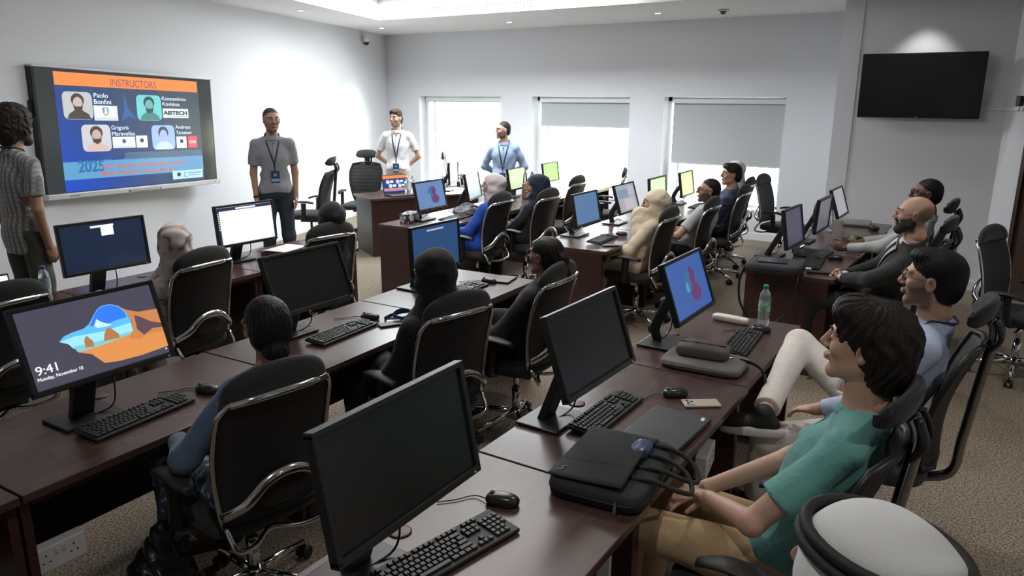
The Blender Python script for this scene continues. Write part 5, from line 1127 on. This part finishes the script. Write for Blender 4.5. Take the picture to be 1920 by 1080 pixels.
q = MB(); q.sup((0, 0, .0), (.060, .035, .022), .8, .8); q.build('shell', mat('case_blue', (.05, .08, .17), .3), t); q = MB(); q.tube([(.061 * math.cos(u), .036 * math.sin(u), 0) for u in np.linspace(0, 2 * PI, 30)], .002, 6); q.build('zip', M_blk, t)
# grey sleeve + pouch
M_slv = mat('felt_grey', (.17, .155, .14), .9, bump=(260, .5, .002)); 
t = thing('laptop_sleeve', 'grey fabric laptop sleeve under the pouch on the third front desk', 'laptop sleeve', (-1.015, 3.37, .752), math.radians(2))
q = MB(); q.sup((0, 0, .019), (.195, .135, .020), .35, .35, None, 40, 10); q.build('body', M_slv, t); q = MB(); q.tube([(-.17, -.136, .022), (.16, -.136, .022)], .003, 6); q.build('zip', mat('zip_grey', (.10, .095, .09), .5), t)
q = MB(); q.tube(arc([(.15, .06, .035), (.22, .02, .042), (.275, -.03, .03), (.285, -.04, -.05), (.275, -.045, -.14), (.30, -.05, -.15), (.30, -.04, -.05), (.285, -.035, .02)], 6), .009, 8, flat=.3); q.build('wrist_strap', M_blk, t)
t = thing('fabric_pouch', 'grey-brown fabric pouch lying on the laptop sleeve', 'pouch', (-1.035, 3.395, .792), math.radians(4))
q = MB(); q.sup((0, 0, .028), (.125, .070, .030), .45, .35, None, 36, 12); q.build('body', mat('pouch_taupe', (.13, .115, .10), .9, bump=(220, .5, .002)), t); q = MB(); q.tube([(-.11, 0, .0585), (.11, 0, .0585)], .003, 6); q.build('zip', M_blk, t); q = MB(); q.tube([(.13 + .014 * math.cos(u), .0 + .014 * math.sin(u), .012) for u in np.linspace(0, 2 * PI, 20)], .002, 6); q.build('ring', M_chrome, t)
t = thing('power_bank', 'white rounded oblong box behind the laptop sleeve', 'power bank', (-1.12, 4.155, .752), math.radians(-6))
q = MB(); q.sup((0, 0, .018), (.105, .030, .018), .35, .35, None, 32, 10); q.build('body', mat('offwhite_plastic', (.80, .74, .72), .35), t); q = MB(); q.box((.05, 0, .0362), (.02, .012, .0006)); q.build('indicator', M_white, t)
# lanyard, badge card and phone beside the hood
t = thing('lanyard', 'coiled blue and white lanyard with a badge on the middle row', 'lanyard', (-2.74, 3.15, .752), .3)
M_lb = mat('lanyard_royal', (.010, .05, .16), .6)
q = MB(); q.tube(arc([(-.09, -.02, .006), (-.07, .05, .012), (0, .075, .03), (.06, .03, .035), (.03, -.03, .02), (-.04, -.01, .03), (-.02, .05, .045), (.05, .06, .03), (.09, .0, .012), (.06, -.06, .006)], 6), .011, 8, flat=.25); q.build('strap', M_lb, t)
q = MB(); q.box((.0, -.055, .004), (.11, .075, .004), Rz(.4)); q.build('badge_card', mat('card_white', (.72, .76, .78), .4), t); q = MB(); q.box((.0, -.055, .0065), (.10, .02, .001), Rz(.4)); q.build('card_print', mat('card_green', (.08, .35, .28), .5), t)
slab('mobile_phone', 'dark phone lying under the blue lanyard', 'phone', -2.72, 3.05, .752, 60, (.15, .072, .009), M_blk, .003)
slab('notebook', 'dark brown notebook beside the mouse at the end of the middle row', 'notebook', -2.755, 4.29, .752, 12, (.12, .19, .012), mat('notebook_brown', (.05, .022, .02), .5), .003)
slab('mobile_phone', 'black phone near the corner of the centre row desk', 'phone', -2.66, 5.86, .752, 30, (.15, .072, .009), M_blk, .003)
# patterned box, bags on the far centre row
t = thing('tissue_box', 'black and white patterned tissue box at the near end of the far centre row', 'box', (-4.98, 5.93, .752), math.radians(20))
q = MB(); q.box((0, 0, .045), (.13, .25, .09)); q.build('carton', mat('box_pattern', (.60, .60, .60), .6, noise=(24, (.03, .03, .035), .46, .52)), t, .004); q = MB(); q.prism([(.0655, -.09 + .028 * math.cos(u), .05 + .028 * math.sin(u)) for u in np.linspace(0, 2 * PI, 16)[:-1]], (.001, 0, 0)); q.build('round_label', M_white, t)
M_crum = mat('crumpled_grey_black', (.03, .03, .032), .7, noise=(14, (.16, .16, .17), .45, .6))
t = thing('soft_bag', 'crumpled black and grey bag lying before the blue cardigan', 'bag', (-4.80, 6.72, .752), .3)
rawmesh('body', [field([ell((0, 0, .03), (.16, .24, .05), None, .03), ell((.05, -.08, .05), (.09, .12, .04), None, .03), ell((-.04, .1, .05), (.09, .10, .045), None, .03)], .007, wr(.007, 2.2, 1))], M_crum, t, 1)
q = MB(); q.tube(arc([(.05, -.1, .08), (.12, -.14, .10), (.17, -.08, .05), (.15, .0, .02)], 6), .008, 6, flat=.5); q.build('strap', M_blk, t)
t = thing('handbag', 'brown leather handbag with two dark handles beside the navy headscarf', 'handbag', (-4.92, 8.22, .752), .35)
q = MB(); q.prism([(-.06, -.17, 0), (-.06, .17, 0), (-.06, .13, .20), (-.06, -.13, .20)], (.12, 0, 0)); q.build('body', mat('brown_leather', (.17, .10, .065), .5), t, .02, 3)
for x in (-.045, .045): q = MB(); q.tube(arc([(x, -.09, .19), (x, -.07, .29), (x, 0, .33), (x, .07, .29), (x, .09, .19)], 6), .009, 8); q.build('handle', M_blk, t)
# papers in front of the black-veiled person
t = thing('paper_stack', 'loose stack of white papers on the rear left row', 'papers', (-4.80, 4.12, .752), .1)
q = MB(); q.box((0, 0, .012), (.24, .32, .024)); q.build('folder', mat('folder_grey', (.12, .12, .12), .6), t, .003)
for k in range(4): q = MB(); q.box((.008 * k - .01, -.01 * k + .02, .027 + .0035 * k), (.21, .297, .0028), Rz(.05 * k - .06)); q.build('sheet', M_paper, t)
# left edge laptop
def open_laptop(name, label, x, y, rz, w, d, ang, scrm, draw=None, z=.752):
    t = thing(name, label, 'laptop', (x, y, z), math.radians(rz)); q = MB(); q.box((d / 2, 0, .009), (d, w, .016)); q.build('base', M_lap, t, .004, 3)
    q = MB(); [q.box((.035 + r * .019, -w * .40 + k * .0195, .0178), (.016, .016, .002)) for r in range(5) for k in range(int(w * .8 / .0195))]; q.build('keys', M_blk, t); q = MB(); q.box((d * .78, 0, .0178), (.06, .10, .0008)); q.build('touchpad', mat('touchpad', (.06, .06, .062), .35), t)
    R = Ry(-math.radians(ang)); h = d * .98
    q = MB(); q.box(R @ V3(-.003, 0, h / 2) + V3(0, 0, .018), (.007, w, h), R); q.build('lid', M_lap, t, .003)
    q = MB(); q.box((0, 0, 0), (.002, w - .02, h - .024)); s = q.build('screen', scrm, t); p = R @ V3(.0015, 0, h / 2) + V3(0, 0, .018); s.location = p; s.rotation_euler = (0, -math.radians(ang), 0)
    if draw: draw(s, w - .02, h - .024)
    return t
open_laptop('open_laptop', 'open laptop with a white page at the far left edge', -4.72, 1.86, 0, .34, .23, 15, s_white)
def minislide(s, w, h):
    put, rc, bl, tx = P_(s, .0015); rc('slide', -w / 2, -h * .5, w / 2, h * .5, emat('mini_navy', (.02, .04, .16), 1.)); rc('slide_title_band', -w / 2, h * .32, w / 2, h * .5, emat('slide_orange', (.95, .24, .06), .95))
    for a, b in ((-.3, .12), (.12, .12), (-.2, -.12), (.2, -.12)): bl('slide_portrait', a * w, b * h, w * .08, w * .08, emat('mini_pale', (.5, .6, .7), 1.)); rc('slide_logo_card', (a + .1) * w, (b - .05) * h, (a + .24) * w, (b + .08) * h, e_w)
    rc('slide_light_band', -w * .5, -h * .42, w * .5, -h * .25, emat('mini_pink', (.45, .22, .30), 1.))
lp = tdesk(.44, .30); open_laptop('open_laptop', "open laptop showing the slide on the speaker's desk", lp[0], lp[1], -22, .36, .25, 12, mat('laptop_glass', (.01, .01, .012), .2), minislide)
def icons(s, w, h):
    put, rc, bl, tx = P_(s, .0015); [rc('app_icon', w * .25, h * (.38 - k * .16), w * .38, h * (.33 - k * .16), emat('icon_grey', (.25, .25, .3), .8)) for k in range(6)]; rc('search_bar', w * .1, -h * .46, w * .45, -h * .42, emat('popup_white', (.85, .88, .95), 1.))
open_laptop('open_laptop', 'black open laptop beneath the dim monitor on the right-hand row', -1.22, 6.46, -4, .34, .24, 12, emat('laptop_dim', (.015, .015, .025), 1.), icons)
# bag with a tablet at the corner of the right-hand row
M_bag2 = mat('bag_dark_grey', (.030, .030, .033), .75, bump=(300, .4, .002))
t = thing('laptop_bag', 'dark grey laptop bag on the near corner of the right-hand row, strap hanging down', 'bag', (-1.215, 5.62, .752), math.radians(2))
q = MB(); q.sup((0, 0, .042), (.20, .165, .043), .40, .35, None, 40, 12); q.build('main_compartment', M_bag2, t); q = MB(); q.tube([(.19 * math.copysign(abs(math.cos(u)) ** .4, math.cos(u)), .166 * math.copysign(abs(math.sin(u)) ** .4, math.sin(u)), .045) for u in np.linspace(0, 2 * PI, 50)], .0035, 6); q.build('zip_seam', M_blk, t)
q = MB(); q.tube(arc([(-.19, -.09, .05), (-.215, -.17, -.05), (-.19, -.20, -.22), (-.08, -.20, -.36), (.06, -.20, -.33), (.16, -.20, -.20), (.19, -.18, -.03), (.18, -.10, .05)], 6), .016, 8, flat=.22); q.build('shoulder_strap', M_blk, t)
slab('tablet', 'thin dark tablet lying on the dark grey laptop bag', 'tablet', -1.23, 5.58, .838, 8, (.20, .14, .008), mat('tablet_violet', (.05, .045, .07), .3), .003)
slab('remote_control', 'slim black remote on the right-hand row desk corner', 'remote control', -.93, 5.74, .752, 10, (.17, .045, .014), M_blk2, .004)
slab('earphone_case', 'small white case beside the laptop bag', 'case', -1.02, 5.83, .752, 10, (.045, .035, .014), M_white, .006)
t = thing('glass_cup', 'glass cup with yellow drink held by the person in pale grey shirt', 'cup', (-.90, 7.06, .752))
q = MB(); q.lathe([(.028, 0), (.036, .10), (.0345, .10), (.027, .006)], (0, 0, 0), 24); q.build('glass', mw, t); q = MB(); q.lathe([(.001, .007), (.0265, .007), (.032, .065), (.001, .066)], (0, 0, 0), 24); q.build('drink', mat('yellow_drink', (.45, .36, .03), .2), t)
t = slab('laptop_sleeve', 'grey laptop sleeve at the far end of the right-hand row', 'laptop sleeve', -1.03, 8.33, .752, 4, (.25, .36, .025), mat('sleeve_grey', (.22, .21, .20), .8), .01)
slab('glasses_case', 'black case on the far end of the right-hand row', 'case', -.84, 8.05, .752, 20, (.07, .16, .04), M_blk2, .015)
# power sockets
def socket(x, y, z, rz, label, w=.19, h=.095, facing=1, lean=0.):
    t = thing('power_socket', label, 'power socket', (x, y, z), math.radians(rz), 'white double power sockets'); q = MB(); q.box((0, 0, 0), (.05, w, h)); q.build('housing', M_white, t, .006, 3)
    for s in (-1, 1):
        q = MB()
        for dy, dz, a, b in ((0, .018, .004, .008), (-.011, -.008, .007, .004), (.011, -.008, .007, .004)): q.box((.0255, s * w * .25 + dy, dz), (.002, a, b))
        q.build('socket_slots', M_blk, t); q = MB(); q.box((.026, s * w * .06, .022), (.006, .013, .020)); q.build('switch', mat('switch_ivory', (.7, .7, .69), .4), t, .001)
socket(-.80, 2.75, .585, 8, 'white double socket under the desk below the closed laptop')
socket(-.90, 2.08, .50, 8, 'white socket under the desk below the charcoal bag')
socket(-2.62, 1.12, .42, 0, 'white socket under the desk at the bottom left corner')
wp = C0 + WD * 3.55 + V3(.03, 0, 0); socket(wp[0], wp[1], .42, 17.5, 'white wall socket behind the tall chair by the screen wall', .15, .09)
wp = C0 + WD * 3.30 + V3(.03, 0, 0); socket(wp[0], wp[1], .42, 17.5, 'white wall socket nearer the corner behind the tall chair', .15, .09)
# plastic bag hanging at the chair arm, cables on the speaker's desk
t = thing('plastic_bag', 'shiny black plastic bag standing under the bottom left desk', 'bag', (-2.52, 1.42, 0))
rawmesh('body', [field([ell((0, 0, .14), (.11, .15, .15), None, .03), cap((0, 0, .22), (.02, .02, .38), .09, .035, .04)], .007, wr(.008, 2.4, 2))], mat('bin_bag_black', (.012, .012, .013), .28, bump=(40, .6, .01)), t, 1)
c1 = tdesk(.80, .30); t = thing('charging_cable', "tangle of black cable beside the laptop on the speaker's desk", 'cable', c1)
q = MB(); q.tube(arc([(-.12, -.1, .006), (-.05, .03, .05), (.05, .07, .08), (.10, -.02, .03), (0, -.08, .012), (-.08, .02, .03), (.02, .12, .006), (.15, .16, .006)], 6), .004, 6); q.build('cord', M_blk, t)
# ------------------------------------------------------------------ camera
sc = bpy.context.scene
th, ro, yd = math.radians(14.35), math.radians(.25), math.radians(32.13)
Rv = np.array([[1, 0, 0], [0, -math.sin(th), -math.cos(th)], [0, math.cos(th), -math.sin(th)]])
Rr = np.array([[math.cos(ro), -math.sin(ro), 0], [math.sin(ro), math.cos(ro), 0], [0, 0, 1]])
Wm = np.array([[math.cos(yd), math.sin(yd), 0], [-math.sin(yd), math.cos(yd), 0], [0, 0, 1]])
CMx = Rr @ Rv @ Wm
cd = bpy.data.cameras.new('camera'); cam = bpy.data.objects.new('camera', cd); col.objects.link(cam)
M = Matrix.Identity(4)
for i in range(3): M[i][0] = CMx[0][i]; M[i][1] = -CMx[1][i]; M[i][2] = -CMx[2][i]
M[2][3] = 2.0
cam.matrix_world = M; cd.sensor_width = 36; cd.lens = 1395 / 1920 * 36; cd.clip_start = .05; cd.clip_end = 200
sc.camera = cam
# ------------------------------------------------------------------ light
def area(name, loc, size, energy, color=(1, 1, 1), rot=(0, 0, 0), size2=None):
    l = bpy.data.lights.new(name, 'AREA'); l.energy = energy; l.color = color; l.size = size
    if size2: l.shape = 'RECTANGLE'; l.size_y = size2
    o = bpy.data.objects.new(name, l); col.objects.link(o); o.location = loc; o.rotation_euler = rot; return o
def spot(name, loc, energy, ang=75, color=(1, .97, .92), target=None):
    l = bpy.data.lights.new(name, 'SPOT'); l.energy = energy; l.color = color; l.spot_size = math.radians(ang); l.spot_blend = .6; l.shadow_soft_size = .04
    o = bpy.data.objects.new(name, l); col.objects.link(o); o.location = loc; return o
w = bpy.data.worlds.new('world'); sc.world = w; w.use_nodes = True
w.node_tree.nodes['Background'].inputs[0].default_value = (.90, .96, 1, 1); w.node_tree.nodes['Background'].inputs[1].default_value = 13.0
# tray cove light as unseen area lights facing down, also added room fill
area('tray_strip_far', (-5.9, 8.25, CH + .25), 3.4, 170, (.90, .96, 1), (0, 0, 0), .5)
area('tray_strip_left', (-6.6, 5.6, CH + .25), .5, 10, (.93, .97, 1), (0, 0, math.radians(17.5)), 5.0)
area('tray_fill', (-3.4, 4.6, CH + .28), 1.8, 62, (1, .97, .94), (0, 0, 0), 3.0)  # added fill from above, no panel built in the tray
for k, (x, y) in enumerate([(-7.87, 7.28), (-8.66, 9.74), (-3.95, 9.90), (-6.32, 9.95)]): spot('downlight', (x, y, CH - .02), (32, 60, 35, 45)[k], color=(.95, .98, 1))
spot('downlight_tv', (-.69, 8.95, CH - .02), 22, 80)
for k, (x, y) in enumerate([(-.9, 6.6), (-.9, 3.6), (-.9, .8), (1.3, 5.0), (1.3, 2.0)]): spot('downlight', (x, y, CH - .02), 34, 120)  # added lamps without fixtures, brightening the front row and right side
vs_ = sc.view_settings; sc.display_settings.display_device = 'sRGB'; vs_.view_transform = 'Standard'; vs_.look = 'None'; vs_.gamma = 1; vs_.use_curve_mapping = False; vs_.exposure = 0.42
sc.cycles.use_denoising = True
try: sc.cycles.denoiser = 'OPENIMAGEDENOISE'
except Exception: pass
sc.cycles.max_bounces = 8; sc.cycles.diffuse_bounces = 4; sc.cycles.glossy_bounces = 4; sc.cycles.transparent_max_bounces = 12; sc.cycles.sample_clamp_indirect = 6
